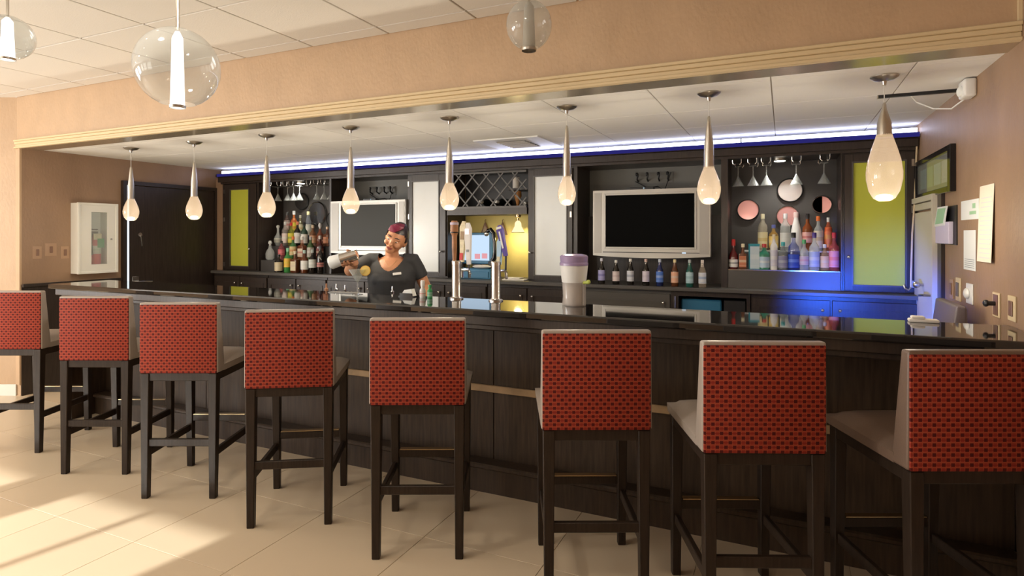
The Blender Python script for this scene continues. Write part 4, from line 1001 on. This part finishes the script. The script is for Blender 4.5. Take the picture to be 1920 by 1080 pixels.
# condiments and napkin holder
t = thing('sauce_bottle', 'small white capped sauce bottle with red label by the bartender', 'bottle', (-1.985, 3.04, 1.07))
bm = NB(); lathe(bm, [(.017, 0), (.018, .004), (.018, .045), (.010, .06), (.010, .07)], 16); obj('glass', bm, 'tap_white', t, smooth=True)
bm = NB(); lathe(bm, [(.0185, .008), (.0185, .04)], 16, cap0=False, cap1=False); obj('label', bm, lcol((.75, .7, .66), (.55, .06, .04)), t); bm = NB(); lathe(bm, [(.013, .068), (.013, .10), (.010, .104)], 14); obj('cap', bm, 'white_plastic', t, smooth=True)
t = thing('sauce_bottle', 'small green sauce bottle beside the white capped one', 'bottle', (-1.940, 3.05, 1.07))
bm = NB(); lathe(bm, [(.016, 0), (.016, .045), (.008, .055), (.008, .065)], 16); obj('glass', bm, 'green_plastic', t, smooth=True)
bm = NB(); lathe(bm, [(.0165, .008), (.0165, .035)], 16, cap0=False, cap1=False); obj('label', bm, lcol((.30, .55, .40), (.1, .35, .18)), t); bm = NB(); lathe(bm, [(.011, .063), (.011, .078)], 12); obj('cap', bm, 'green_plastic', t)
t = thing('napkin_caddy', 'clear napkin caddy with white napkins before the bartender', 'caddy', (-2.10, 3.06, 1.07))
bm = NB(); box(bm, -.055, .055, -.03, .03, 0, .006); box(bm, -.045, .045, -.03, -.026, .006, .022); box(bm, -.045, .045, .026, .03, .006, .022); obj('holder', bm, 'black_gloss', t)
bm = NB(); hexa(bm, [(-.045, -.02, .006), (.045, -.02, .006), (.045, .02, .006), (-.045, .02, .006)], [(-.02, -.018, .040), (.03, -.018, .048), (.03, .018, .048), (-.02, .018, .040)]); obj('napkins', bm, 'paper', t)

# ------------------------------------------------------------------ ceiling fittings of the bar
t = thing('ceiling_vent', 'white ceiling air vent with dark louvres near the back bar', 'vent', (-2.05, 4.62, ZB))
bobj('frame', (-.29, .29, -.29, .29, -.010, 0), 'white_plastic', t, bev=.003); bobj('throat', (-.13, .13, -.18, .18, -.012, -.0095), 'black_plastic', t)
for k in range(7): bobj('louvre', (-.125, .125, -.165 + k * .052, -.150 + k * .052, -.018, -.011), 'can_grey', t)
t = thing('ceiling_rail', 'dark rail fixed to the bar ceiling at the right', 'rail', (0.665, 3.885, ZB))
bobj('bar', (-.185, .185, -.012, .012, -.016, 0), 'black_plastic', t); bobj('end_cap', (-.19, -.185, -.014, .014, -.018, 0), 'nickel', t)
t = thing('motion_sensor', 'white motion sensor with cable high on the right wall', 'sensor', (UR, 3.66, 2.17))
bm = NB(); box(bm, -.055, 0, -.055, .055, -.035, .055, bev=.012, seg=3); obj('housing', bm, 'white_plastic', t, smooth=True)
bm = NB(); ball(bm, (-.055, 0, .0), .018, .035, .028, 14, 10); obj('lens', bm, 'paper', t, smooth=True)
bm = NB(); tube(bm, [(-.03, .04, -.03), (-.06, .16, -.055), (-.12, .26, -.03), (-.19, .30, .02), (-.22, .28, .055)], .004, 6); obj('cable', bm, 'white_plastic', t, smooth=True)
def fill_light(u, d, z, label):  # unseen ceiling lamps, added to fill the room and brighten the stools
    t = thing('added_fill_light', label, 'light', (u, d, z), 0, 'added fill lights in the main ceiling')
    bm = NB(); lathe(bm, [(.085, 0), (.085, -.006), (.066, -.008)], 24); obj('ring', bm, 'white_plastic', t, smooth=True)
    bm = NB(); lathe(bm, [(.064, -.008), (.063, -.010)], 24); obj('lens', bm, 'fill_glow', t)
    light('fill_glow', 'AREA', (0, 0, -.02), (9 if u < -1.5 else 5), (1, .90, .76), parent=t, shape='DISK', size=.12)
for k, (u, d) in enumerate(((-5.6, .3), (-3.8, .3), (-5.6, -1.7), (-3.8, -1.7), (-2.15, 1.15), (-0.95, 1.35))):
    fill_light(u, d, ZM, ['added ceiling fill light ahead, far left', 'added ceiling fill light ahead, mid left', 'added ceiling fill light behind, far left', 'added ceiling fill light behind, mid left', 'added ceiling fill light over the fourth and fifth stools', 'added ceiling fill light over the sixth and seventh stools'][k])

# ------------------------------------------------------------------ things on the walls
t = thing('extinguisher_cabinet', 'white wall cabinet with glass door holding a fire extinguisher', 'cabinet', (UL, 3.615, 1.075))
bm = NB(); w = .185
for q in ((-w, -.065, 0, .68), (.085, w, 0, .68), (-.065, .085, 0, .085), (-.065, .085, .595, .68)): box(bm, 0, .12, q[0], q[1], q[2], q[3])
obj('case', bm, 'white_paint', t)
bm = NB()
for q in ((-w - .004, -w + .02, -.004, .684), (w - .02, w + .004, -.004, .684), (-w + .02, w - .02, -.004, .02), (-w + .02, w - .02, .66, .684)): box(bm, .105, .127, q[0], q[1], q[2], q[3], bev=.003)
obj('door_trim', bm, 'white_paint', t)
bobj('back', (.001, .006, -.065, .085, .085, .595), 'frosted_glass', t); bobj('glass_pane', (.111, .115, -.065, .085, .085, .595), 'clear_glass', t)
bm = NB(); tube(bm, [(.12, .12, .33), (.133, .12, .33)], .008, 10); obj('knob', bm, 'nickel', t, smooth=True)
t = thing('fire_extinguisher', 'red fire extinguisher with green tag inside the white wall cabinet', 'extinguisher', (UL + .060, 3.622, 1.161))
bm = NB(); lathe(bm, [(.044, 0), (.048, .01), (.048, .25), (.030, .285), (.014, .30)], 22); obj('cylinder', bm, 'red_plastic', t, smooth=True)
bm = NB(); lathe(bm, [(.0485, .10), (.0485, .18)], 22, cap0=False, cap1=False); obj('label', bm, lcol((.70, .70, .62), (.35, .55, .35)), t)
bm = NB(); box(bm, -.008, .008, -.045, .02, .30, .32); box(bm, -.006, .006, -.06, .02, .335, .345); obj('lever', bm, 'black_plastic', t)
bobj('tag', (.0490, .0500, -.01, .055, .16, .25), 'green_plastic', t); bobj('tag', (.0485, .0489, -.045, .03, .24, .30), 'tap_cream', t)
bm = NB(); tube(bm, [(0, -.03, .31), (.03, -.056, .25), (.035, -.050, .09)], .007, 8); obj('hose', bm, 'black_plastic', t, smooth=True)
for k, (y0, y1, za, zb) in enumerate(((3.112, 3.185, 1.228, 1.345), (3.211, 3.309, 1.249, 1.371), (3.345, 3.415, 1.222, 1.339))):
    t = thing('switch_plate', ['leftmost brown switch plate on the end wall', 'larger middle switch plate on the end wall', 'brown switch plate beside the white extinguisher cabinet'][k], 'switch', (UL, (y0 + y1) / 2, za), 0, 'switch plates on the end wall')
    bobj('plate', (0, .006, -(y1 - y0) / 2, (y1 - y0) / 2, 0, zb - za), 'tan_plastic', t, bev=.002); bobj('toggle', (.006, .013, -.012, .012, (zb - za) / 2 - .03, (zb - za) / 2 + .03), 'brown_plastic', t, bev=.002)
bm = NB(); p0 = Vector((-6.30, HD)) + Vector((-.909, -.416)) * .245 - nn * .0005
t = thing('outlet_plate', 'white outlet plate low on the angled left wall', 'outlet', (p0.x, p0.y, .19), R(24.6))
bm.free(); bobj('plate', (-.04, .04, -.006, 0, 0, .12), 'white_plastic', t, bev=.002); bobj('socket', (-.016, .016, -.008, -.006, .02, .05), 'paper_warm', t); bobj('socket', (-.016, .016, -.008, -.006, .07, .10), 'paper_warm', t)

# framed certificates (right wall); local y runs along the wall, thing faces -x
t = thing('picture_frame', 'black framed row of certificates high on the right wall', 'picture', (UR, 4.50, 1.69))
bm = NB()
for q in ((-.50, -.44, 0, .265), (.44, .50, 0, .265), (-.44, .44, 0, .035), (-.44, .44, .23, .265)): box(bm, -.03, 0, q[0], q[1], q[2], q[3], bev=.003)
obj('frame', bm, 'black_gloss', t); bobj('mount', (-.012, 0, -.44, .44, .035, .23), 'mount', t)
for y0, m in ((-.40, 'certificate_rose'), (-.20, 'certificate_blue'), (.0, 'certificate_green'), (.20, 'certificate_teal')): bobj('certificate', (-.014, -.011, y0, y0 + .17, .065, .195), m, t)
bobj('glass', (-.018, -.016, -.44, .44, .035, .23), 'clear_glass', t)

def sheet(name, y0, y1, z0, z1, m, label, lines, lm='ink', th=.003, curl=0.0):
    t = thing(name, label, 'paper', (UR, (y0 + y1) / 2, z0)); w = (y1 - y0) / 2; h = z1 - z0
    bm = NB(); n_ = 8; pr = None
    a = []; b = []
    for k in range(n_ + 1):
        z = h * k / n_; off = -.002 - curl * (math.sin(PI * k / n_) * .3 + (1 - k / n_) ** 2)
        a.append((bm.verts.new((off, -w, z)), bm.verts.new((off, w, z)))); b.append((bm.verts.new((off - th * .4, -w, z)), bm.verts.new((off - th * .4, w, z))))
    for k in range(n_):
        for g, f in ((a, 1), (b, 0)): bm.faces.new((g[k][0], g[k][1], g[k + 1][1], g[k + 1][0]))
        for s in (0, 1): bm.faces.new((a[k][s], b[k][s], b[k + 1][s], a[k + 1][s]))
    bm.faces.new((a[0][0], a[0][1], b[0][1], b[0][0])); bm.faces.new((a[-1][0], b[-1][0], b[-1][1], a[-1][1]))
    obj('sheet', bm, m, t)
    if lines:
        bm = NB()
        for (za, zb, s0, s1) in lines:
            zf = (za + zb) / 2; off = -.002 - curl * (math.sin(PI * zf) * .3 + (1 - zf) ** 2) - th * .4
            box(bm, off - .0006, off + .0004, -w + 2 * w * s0, -w + 2 * w * s1, za * h, zb * h)
        obj('print', bm, lm, t)
    return t
sheet('notice', 3.57, 3.89, 1.527, 1.627, 'paper', 'white notice with green logo above the plain sheet on right wall', [(.55, .80, .18, .34), (.25, .42, .15, .50)], 'paper_green')
sheet('notice', 3.625, 3.84, 1.269, 1.473, 'paper', 'plain white sheet below the green logo notice', [(.06 + .05 * k, .075 + .05 * k, .1, .9) for k in range(5)])
sheet('price_list', 3.338, 3.553, 1.322, 1.682, 'paper_warm', 'long cream list with many lines of print on the right wall', [(.05 + .06 * k, .062 + .06 * k, .12, .86) for k in range(14)], 'certificate_rose', .003, .012)
t = thing('clipboard', 'black clipboard holding lilac sheets and a green card', 'clipboard', (UR, 4.17, 1.398))
bobj('board', (-.006, 0, -.20, .17, -.005, .215), 'black_plastic', t); bobj('lilac_sheets', (-.030, -.006, -.14, .175, .0, .125), 'paper_lilac', t, bev=.003)
bm = NB(); hexa(bm, [(-.034, -.06, .105), (-.034, .185, .100), (-.030, .185, .100), (-.030, -.06, .105)], [(-.028, -.10, .215), (-.028, .13, .215), (-.024, .13, .215), (-.024, -.10, .215)]); cd = obj('card', bm, 'paper', t)
bm = NB(); hexa(bm, [(-.0350, -.03, .118), (-.0350, .16, .114), (-.033, .16, .114), (-.033, -.03, .118)], [(-.0300, -.07, .205), (-.0300, .115, .205), (-.028, .115, .205), (-.028, -.07, .205)]); obj('green_patch', bm, 'paper_green', cd)
def plate(y0, y1, z0, z1, pm, tm, label, kind):
    t = thing('switch_plate' if kind != 'thermostat' else 'thermostat', label, 'switch' if kind != 'thermostat' else 'thermostat', (UR, (y0 + y1) / 2, z0)); w = (y1 - y0) / 2; h = z1 - z0
    bobj('plate', (-.007, 0, -w, w, 0, h), pm, t, bev=.002)
    if kind == 'toggle': bobj('rocker', (-.012, -.007, -w * .5, w * .5, h * .2, h * .8), tm, t, bev=.002)
    elif kind == 'key':
        bobj('face', (-.009, -.007, -w * .7, w * .7, h * .08, h * .92), tm, t)
        bm = NB(); tube(bm, [(-.007, 0, h * .55), (-.04, 0, h * .55)], .010, 10); ball(bm, (-.042, 0, h * .55), .012, .016, .016, 10, 8); obj('knob', bm, 'black_plastic', t, smooth=True)
    else:
        bm = NB(); ball(bm, (-.012, w * .3, h * .5), .014, .035, .028, 14, 10); obj('dial', bm, 'white_plastic', t, smooth=True)
plate(4.045, 4.115, 1.09, 1.20, 'tan_plastic', 'brown_plastic', 'narrow tan switch plate next to the cream door', 'toggle')
plate(3.895, 3.985, 1.09, 1.216, 'cream_trim', 'leather_grey', 'cream switch plate with grey rocker left of the thermostat', 'toggle')
plate(3.668, 3.782, 1.097, 1.201, 'white_plastic', 'white_plastic', 'white thermostat with round dial on the right wall', 'thermostat')
plate(3.258, 3.352, 1.083, 1.192, 'cream_trim', 'brown_plastic', 'brown switch plate with black knob on the right wall', 'key')
plate(3.062, 3.150, 1.091, 1.196, 'cream_trim', 'brown_plastic', 'rightmost brown switch plate with cream edge', 'toggle')
t = thing('wall_edge_strip', 'added pale strip for the right wall edge behind the last stool', 'wall strip', (UR, 2.93, 0))  # cream strip added where the pale wall edge shows beside the bar end
bobj('cover', (-.03, 0, -.02, .02, 0.012, .62), 'cream_trim', t, bev=.004); bobj('foot', (-.04, 0, -.028, .028, 0, .012), 'cream_trim', t)

t = thing('wall_cable', 'cream cable hanging beside the low cream door', 'cable', (UR, 4.985, 1.06))
bm = NB(); tube(bm, [(-.012, -.004, 1.10), (-.02, -.01, .9), (-.03, -.015, .62), (-.045, -.02, .40), (-.05, -.02, .18), (-.055, -.03, .02)], .006, 8); obj('cord', bm, 'cream_trim', t, smooth=True)
bm = NB(); tube(bm, [(-.055, -.03, .02), (-.07, -.035, .0), (-.09, -.03, .012), (-.095, -.02, .035)], .006, 8); obj('hook_end', bm, 'nickel', t, smooth=True)
t = thing('bar_towel', 'small white towel on the right end of the bar', 'towel', (.555, 3.085, 1.0701))
bm = NB(); box(bm, -.06, .05, -.02, .03, 0, .014, bev=.005, seg=2); obj('layer', bm, 'cloth_white', t, smooth=True); bm = NB(); box(bm, -.05, .0, -.015, .025, .014, .026, bev=.005, seg=2); obj('layer', bm, 'cloth_white', t, smooth=True)

# ------------------------------------------------------------------ the bartender
PX, PY = -2.645, 3.64
pe = thing('person', 'bartender in black T-shirt with name tag, magenta fringe, pouring from a steel shaker', 'person', (PX, PY, 0), R(24.6))
def remesh(name, bm, vox, m, parent, smooth_it=2, cut=None):
    bmesh.ops.recalc_face_normals(bm, faces=bm.faces)
    me = bpy.data.meshes.new(name + '_raw'); bm.to_mesh(me); bm.free()
    o = bpy.data.objects.new(name + '_raw', me); C.objects.link(o)
    md = o.modifiers.new('r', 'REMESH'); md.mode = 'VOXEL'; md.voxel_size = vox
    sm = o.modifiers.new('s', 'SMOOTH'); sm.iterations = smooth_it; sm.factor = .5
    dg = bpy.context.evaluated_depsgraph_get(); dg.update()
    me2 = bpy.data.meshes.new_from_object(o.evaluated_get(dg)); me2.name = name
    bpy.data.objects.remove(o); bpy.data.meshes.remove(me)
    if cut:
        b2 = bmesh.new(); b2.from_mesh(me2)
        bmesh.ops.delete(b2, geom=[f for f in b2.faces if cut(f.calc_center_median())], context='FACES'); b2.to_mesh(me2); b2.free()
    for p in me2.polygons: p.use_smooth = True
    me2.materials.clear(); me2.materials.append(M[m])
    o = bpy.data.objects.new(name, me2); C.objects.link(o); o.parent = parent
    return o
HC = Vector((.040, -.045, 1.420))
HR = Matrix.Rotation(R(24), 3, 'Y') @ Matrix.Rotation(R(-4), 3, 'Z') @ Matrix.Rotation(R(14), 3, 'X')
hp = lambda x, y, z: HC + HR @ Vector((x, y, z))
SH_R, EL_R, WR_R = (-.160, .0, 1.258), (-.285, -.110, 1.190), (-.205, -.285, 1.250)
SH_L, EL_L, WR_L = (.160, .0, 1.258), (.245, .035, 1.055), (.300, -.130, .915)
# shaker geometry (person space)
SC = Vector((-.245, -.365, 1.290)); SA = Vector((.93, 0, .30)).normalized()
e1 = Vector((0, 1, 0)); e2 = SA.cross(e1).normalized()
if e2.z > 0: e2 = -e2
bm = NB()
# head
vs = ball(bm, (0, 0, 0), .073, .090, .112, 28, 20)
for v in vs:
    if v.co.z < 0: v.co.x *= 1 - .30 * (-v.co.z / .112) ** 1.5; v.co.y *= 1 - .10 * (-v.co.z / .112)
ball(bm, (0, -.070, -.072), .034, .026, .030); ball(bm, (0, -.090, -.012), .011, .014, .022); ball(bm, (0, -.097, -.026), .016, .013, .011)
for s in (-1, 1):
    ball(bm, (s * .074, .012, -.008), .010, .020, .032); ball(bm, (s * .038, -.064, -.025), .024, .022, .022); ball(bm, (s * .030, -.074, .024), .026, .014, .010)
ball(bm, (0, -.088, -.050), .024, .012, .010)
for v in bm.verts: v.co = HC + HR @ v.co
tube(bm, [(0, .012, 1.20), (0, .008, 1.27), (.002, -.012, 1.34), hp(0, .02, -.03)], [.066, .052, .049, .055], 18)
# torso core, hips, legs
loft(bm, [(0, .01, .74, .155, .115), (0, .01, .84, .168, .125), (0, 0, .95, .148, .112), (0, -.005, 1.04, .146, .112), (0, -.012, 1.13, .152, .118), (0, 0, 1.21, .158, .100), (0, .008, 1.265, .120, .072), (0, .01, 1.29, .060, .050)], 30)
for s in (-1, 1):
    tube(bm, [(s * .085, .01, .80), (s * .092, 0, .60), (s * .095, -.005, .42), (s * .095, .01, .25), (s * .095, .02, .07)], [.088, .078, .056, .050, .036], 16)
    tube(bm, [(s * .095, .045, .045), (s * .10, -.04, .035), (s * .105, -.12, .025)], [.036, .038, .026], 12)
def arm(a, b, c, hand_dir):
    a, b, c = Vector(a), Vector(b), Vector(c)
    tube(bm, [a + Vector((-a.x * .35, 0, .0)), a, a.lerp(b, .35), a.lerp(b, .8), b, b.lerp(c, .25), b.lerp(c, .7), c, c + (c - b).normalized() * .03],
         [.040, .044, .045, .043, .041, .042, .034, .026, .026], 16)
arm(SH_R, EL_R, WR_R, None); arm(SH_L, EL_L, WR_L, None)
# right hand round the shaker
rad = .040
pal = SC + SA * .010 + (e1 * .80 + e2 * .35).normalized() * (rad + .016)
tube(bm, [Vector(WR_R), pal - e1 * .012, pal + e2 * .018], [.026, .033, .028], 14)
for k, s in enumerate((-.034, -.012, .010, .032)):
    ln = (118, 138, 132, 104)[k]; pts = []
    for j in range(7):
        th = R(18 + ln * j / 6); pts.append(SC + SA * (s + .008) + (e1 * math.cos(th) + e2 * math.sin(th)) * (rad + .009))
    tube(bm, pts, [.0105, .0098, .0095, .009, .0088, .0082, .007], 10)
pts = [SC + SA * (.048 - .006 * j) + (e1 * math.cos(R(10 - 22 * j)) + e2 * math.sin(R(10 - 22 * j))) * (rad + .010) for j in range(5)]
tube(bm, pts, [.013, .012, .011, .0105, .009], 10)
# left hand resting on the work shelf
wl_ = Vector(WR_L); hd = Vector((.02, -.06, -.02))
tube(bm, [wl_, wl_ + hd * .5 + Vector((0, 0, -.006)), wl_ + hd + Vector((0, 0, -.012))], [.026, .034, .030], 14)
for k, (dx, l) in enumerate(((-.027, .062), (-.009, .075), (.010, .070), (.027, .055))):
    b0 = wl_ + hd * 1.1 + Vector((dx, 0, -.012)); tube(bm, [b0, b0 + Vector((dx * .12, -l * .5, .004)), b0 + Vector((dx * .2, -l * .9, -.012))], [.0095, .009, .007], 10)
b0 = wl_ + hd * .5 + Vector((-.030, 0, -.010)); tube(bm, [b0, b0 + Vector((-.020, -.025, -.004)), b0 + Vector((-.026, -.055, -.010))], [.012, .0105, .008], 10)
body = remesh('body', bm, .0045, 'skin', pe, 2)
# T-shirt
bm = NB()
loft(bm, [(0, .01, .80, .180, .138), (0, .01, .88, .176, .136), (0, 0, .96, .166, .130), (0, -.006, 1.04, .168, .134), (0, -.018, 1.12, .176, .142), (0, -.010, 1.18, .178, .126), (0, 0, 1.225, .170, .104), (0, .006, 1.262, .140, .084), (0, .008, 1.288, .095, .068), (0, .008, 1.305, .060, .056)], 36)
for s in (-1, 1): ball(bm, (s * .072, -.088, 1.125), .070, .055, .062)
for a, b, f in ((SH_R, EL_R, .80), (SH_L, EL_L, .62)):
    a, b = Vector(a), Vector(b)
    tube(bm, [a + Vector((-a.x * .5, 0, .0)), a + Vector((0, 0, .0)), a.lerp(b, f * .5), a.lerp(b, f)], [.056, .057, .056, .056], 18)
def neckcut(c):
    x, y, z = c
    if y > .02: return z > 1.285 and abs(x) < .075
    lim = 1.188 + 9.0 * x * x if abs(x) < .098 else 9
    return z > lim and abs(x) < .092
shirt = remesh('shirt', bm, .006, 'shirt', pe, 3, neckcut)
# trousers
bm = NB(); loft(bm, [(0, .01, .70, .165, .125), (0, .01, .80, .175, .132), (0, .005, .92, .163, .126)], 30)
for s in (-1, 1): tube(bm, [(s * .085, .01, .80), (s * .094, 0, .60), (s * .097, 0, .42), (s * .097, .012, .25), (s * .097, .022, .08)], [.096, .088, .070, .064, .056], 16)
remesh('trousers', bm, .010, 'trousers', pe, 2)
for s in (-1, 1):
    bm = NB(); tube(bm, [(s * .095, .065, .045), (s * .098, .02, .05), (s * .102, -.06, .042), (s * .107, -.145, .032)], [.040, .044, .046, .032], 14)
    for v in bm.verts: v.co.z = max(v.co.z, 0.001)
    obj('shoe', bm, 'black_plastic', pe, smooth=True)
# hair: short cap with a side-swept magenta fringe
bm = NB(); vs = ball(bm, (0, .012, .016), .083, .097, .112, 30, 22)
def hcut(v):
    x, y, z = v.co
    return (y < -.035 and z < .050 + .25 * abs(x) * 0) or z < -.055 or (y < .0 and z < .0)
bmesh.ops.delete(bm, geom=[v for v in vs if hcut(v)], context='VERTS')
bmesh.ops.solidify(bm, geom=bm.faces[:], thickness=.010)
for v in bm.verts: v.co = HC + HR @ v.co
obj('hair', bm, 'hair', pe, smooth=True)
bm = NB()
def hsp(az, el, f=1.0):
    az, el = R(az), R(el); return hp(.079 * f * math.sin(az) * math.cos(el), .006 - .098 * f * math.cos(az) * math.cos(el), .010 + .116 * f * math.sin(el))
for k in range(11):
    tube(bm, [hsp(62 - 6 * k, 74), hsp(34 - 6 * k, 56, 1.05), hsp(8 - 6.2 * k, 42 - .4 * k, 1.05), hsp(-12 - 5 * k, 27 - .7 * k, 1.01)], [.008, .012, .011, .004], 8)
obj('fringe', bm, 'hair_magenta', pe, smooth=True)
bm = NB()
for s in (-1, 1):
    ball(bm, hp(s * .031, -.0825, .004), .0115, .0045, .0038, 12, 8, HR)
obj('eyes', bm, 'eye_white', pe, smooth=True)
bm = NB()
for s in (-1, 1): ball(bm, hp(s * .031, -.0850, .003), .0075, .003, .0036, 10, 8, HR)
obj('irises', bm, 'hair', pe, smooth=True)
bm = NB()
for s in (-1, 1): tube(bm, [hp(s * .014, -.089, .027), hp(s * .031, -.089, .034), hp(s * .050, -.078, .027)], [.003, .0038, .002], 8)
obj('eyebrows', bm, 'hair', pe, smooth=True)
bm = NB(); tube(bm, [hp(-.025, -.094, -.050), hp(-.010, -.1015, -.049), hp(0, -.102, -.050), hp(.010, -.1015, -.049), hp(.025, -.094, -.050)], [.002, .0052, .0048, .0052, .002], 8); tube(bm, [hp(-.020, -.095, -.056), hp(0, -.1005, -.060), hp(.020, -.095, -.056)], [.002, .006, .002], 8)
obj('lips', bm, 'lips', pe, smooth=True)
bm = NB(); box(bm, -.030, .030, -.003, .0, -.009, .009, bev=.002); nt_ = obj('name_tag', bm, 'white_plastic', pe); nt_.location = (.066, -.1500, 1.170); nt_.rotation_euler = (R(-18), R(-6), R(12))
bm = NB(); tube(bm, [(-.045, -.062, 1.262), (-.02, -.088, 1.225), (0, -.098, 1.212), (.02, -.088, 1.225), (.045, -.062, 1.262)], .0015, 6); obj('necklace', bm, 'brass', pe, smooth=True)
# the shaker in the hand: a thing of its own, held
sh = thing('cocktail_shaker', 'steel cocktail shaker tilted in the bartender\'s raised hand', 'shaker', (0, 0, 0))
rz = Matrix.Rotation(R(24.6), 3, 'Z'); wc = Vector((PX, PY, 0)) + rz @ SC
sh.location = wc; sh.rotation_mode = 'QUATERNION'; sh.rotation_quaternion = (rz @ SA).to_track_quat('Z', 'Y')
bm = NB(); lathe(bm, [(.034, -.105), (.039, -.100), (.0395, -.02), (.037, .08), (.035, .08), (.037, -.02)], 24, cap1=False); obj('tin', bm, 'steel', sh, smooth=True)
bm = NB(); lathe(bm, [(.037, .078), (.037, .086), (.010, .092)], 24); obj('strainer', bm, 'chrome', sh, smooth=True)
bm = NB(); lathe(bm, [(.038, -.112), (.046, -.10), (.042, -.03)], 24, cap1=False); obj('cup', bm, 'frosted_glass', sh, smooth=True)
